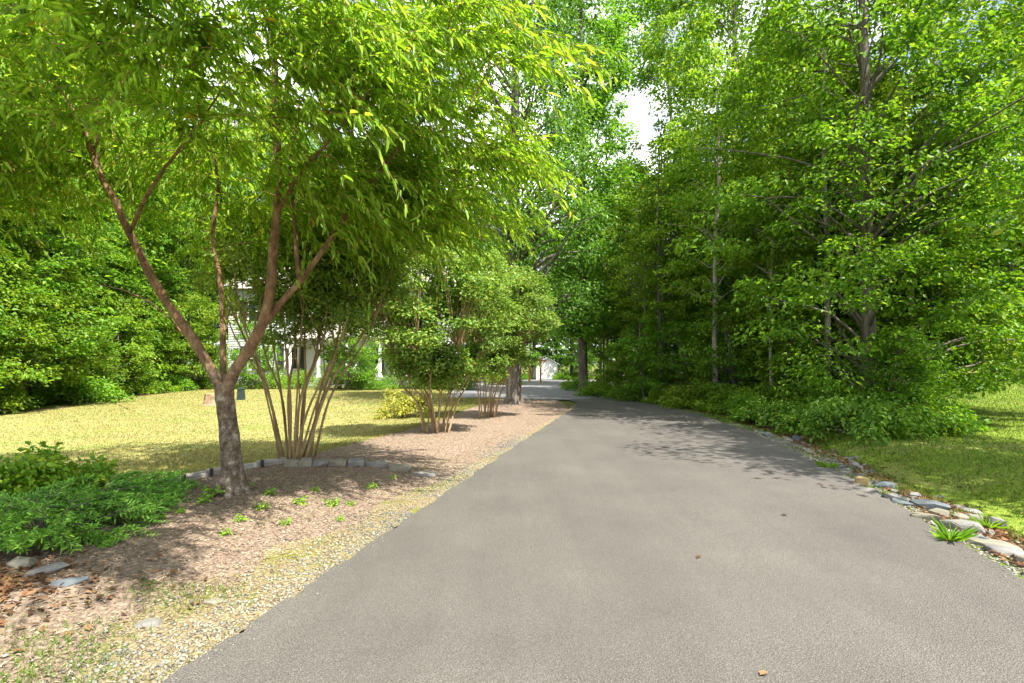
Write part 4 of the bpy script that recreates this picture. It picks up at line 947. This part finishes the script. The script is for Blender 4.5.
for x, y, sc_ in ((8.2, 14.6, .62), (7.4, 17.0, .7), (9.0, 12.2, .5), (6.7, 19.6, .7), (5.6, 23.2, .7), (8.8, 16.8, .75)):
    put(under[rngp.integers(3)], used, x, y, sc_, 'low leafy understory tree at the edge of the right-hand woods', GR)
for x, y in ((8.6, 14.0), (7.7, 15.2), (9.6, 14.2), (10.9, 14.0), (6.9, 17.4), (11.7, 15.0), (6.0, 20.6), (12.6, 15.4), (6.6, 22.2), (10.0, 16.0)):
    put(slim[rngp.integers(2)], used, x, y, rngp.uniform(0.5, .8), 'slender young tree with thin stem in the right-hand woods', GR)
for x, y in ((8.9, 11.3), (9.5, 12.2), (10.4, 13.2)):
    put(bush[rngp.integers(2)], used, x, y, rngp.uniform(0.7, 0.95), 'leafy wild bush where the right lawn meets the woods', 'wild bushes at the right lawn edge')
# left woods: along the lawn's far edge
def left_line(t, off):   # t 0..1 from near to far
    P = spline(lawn_far[1:9], 100); T = norm(np.gradient(P, axis=0)); Nn_ = np.stack((-T[:, 1], T[:, 0]), 1)
    i = min(99, int(t*99)); return P[i] + Nn_[i]*off
for t in np.linspace(0.02, 1.0, 17):
    q = left_line(t, rngp.uniform(1.2, 2.4)); put(under[rngp.integers(3)], used, q[0], q[1], rngp.uniform(0.8, 1.15), 'low leafy understory tree at the front of the left-hand woods', GL)
for t in np.linspace(0.0, 1.0, 13):
    q = left_line(t, rngp.uniform(3.0, 5.0)); put(broad[rngp.integers(3)], used, q[0], q[1], rngp.uniform(0.75, 1.05), 'leafy tree in the left-hand woods across the lawn', GL)
for t in np.linspace(0.0, 1.0, 13):
    q = left_line(t, rngp.uniform(2.0, 6.0)); put(slim[rngp.integers(2)], used, q[0], q[1], rngp.uniform(0.7, 1.0), 'slender tree in the left-hand woods across the lawn', GL)
for t in np.linspace(0.0, 1.0, 12):
    q = left_line(t, rngp.uniform(8, 13)); put(tall[rngp.integers(2)], used, q[0], q[1], rngp.uniform(0.9, 1.15), 'tall tree rising behind the left-hand woods', GL)
for t in np.linspace(0.02, 1.0, 34):
    q = left_line(t, rngp.uniform(0.6, 3.2)); put(bush[rngp.integers(2)], used, q[0], q[1], rngp.uniform(0.7, 1.25), 'leafy wild bush under the left-hand woods', 'wild bushes under the left-hand woods')
for x, y, sx, lab in ((-9.4, 29.5, .85, 'small leafy tree on the lawn side of the porch'), (-15.5, 31, .8, 'small leafy tree before the left end of the house'), (-6.0, 31.5, .7, 'small leafy tree hiding the right end of the porch')):
    put(under[1], used, x, y, sx, lab, 'small trees in front of the house')
# behind house, court and centre
for x, y, s in ((-26, 48, .95), (-19, 52, 1.0), (-13, 55, 1.0), (-7, 54, 1.0), (-2, 56, .95), (2.5, 58, .9), (7, 60, .85), (12, 58, .95), (18, 55, 1.05), (24, 52, 1.05), (30, 56, 1.05), (-33, 50, 1.15), (-29, 47, 1.2), (-23, 50, 1.25), (-38, 42, 1.1)):
    put(tall[rngp.integers(2)], used, x, y, s, 'tall tree standing in the background behind house and court', GB)
for x, y, s in ((-1.0, 53, .8), (1.8, 50, .8), (4.5, 52, .8), (6.5, 49, .85), (-4, 52, .8), (9, 52, .9)):
    put(broad[rngp.integers(3)], used, x, y, s, 'leafy tree behind the white shed', GB)
for x, y in ((1.0, 48.5), (5.1, 49), (6.2, 49.5), (7.4, 50), (9.0, 49), (10.3, 47.5), (-0.4, 48), (4.7, 47.6)):
    put(bush[rngp.integers(2)], used, x, y, rngp.uniform(0.7, 1.0), 'bush at the far edge of the paved court', 'bushes at the far edge of the court')
col_t = make_tree('columnar_tree', 181, 21, 0.22, 2.6, 2.5, 320, 110, 0.18, 0.10, LW, M['bark_wood'], 'tall columnar tree with its top left of the sky gap', prof='col'); col_t.location = (3.7, 26.5, 0); col_t.scale = (1, 1, 1.15)
high = make_tree('high_crowned_tree', 182, 28.5, 0.2, 21.6, 3.6, 120, 120, 0.2, 0.12, LW, M['bark_wood'], 'thin high crowned tree arching over the sky gap', lean=(-2.2, 0), limbs=0.8); high.location = (11.6, 33, -1.3)
# far right beyond lawn
for x, y in ((27, 35), (31, 33), (35, 36), (39, 34), (30, 40), (36, 42), (43, 38), (24.5, 37)):
    put(broad[rngp.integers(3)], used, x, y, rngp.uniform(0.9, 1.2), 'leafy tree beyond the far end of the right lawn', 'trees beyond the right lawn')
for x, y in ((25, 33), (27.5, 32.5), (30, 31.5), (32.5, 31.5), (35, 31.5), (38, 31), (23.5, 31.5)):
    put(under[rngp.integers(3)], used, x, y, rngp.uniform(0.8, 1.0), 'low spreading tree at the far end of the right lawn', 'trees beyond the right lawn')

# far woods closing the horizon: one mass
rg = np.random.default_rng(200)
k = 1500
X = rg.uniform(-95, 105, k); Y = 66 + rg.uniform(0, 14, k); top = 10 + 5*np.sin(X*0.21) + 3*np.sin(X*0.53+1)
Cn = np.stack((X, Y, top*rg.random(k)**1.3 + 0.4), 1)
Pl, D, N, Ls, Ws = clump_leaves(rg, Cn, rg.uniform(1.2, 2.4, k), 55, 0.42, 0.28, 0.6, 0.2)
kk = Pl[:, 2] > 0
o = leaves('distant_woods', Pl[kk], D[kk], N[kk], Ls[kk], Ws[kk], rg, M['leaf_wood']); tag(o, 'far wood closing the view behind all other trees', 'woods', None, 'stuff')
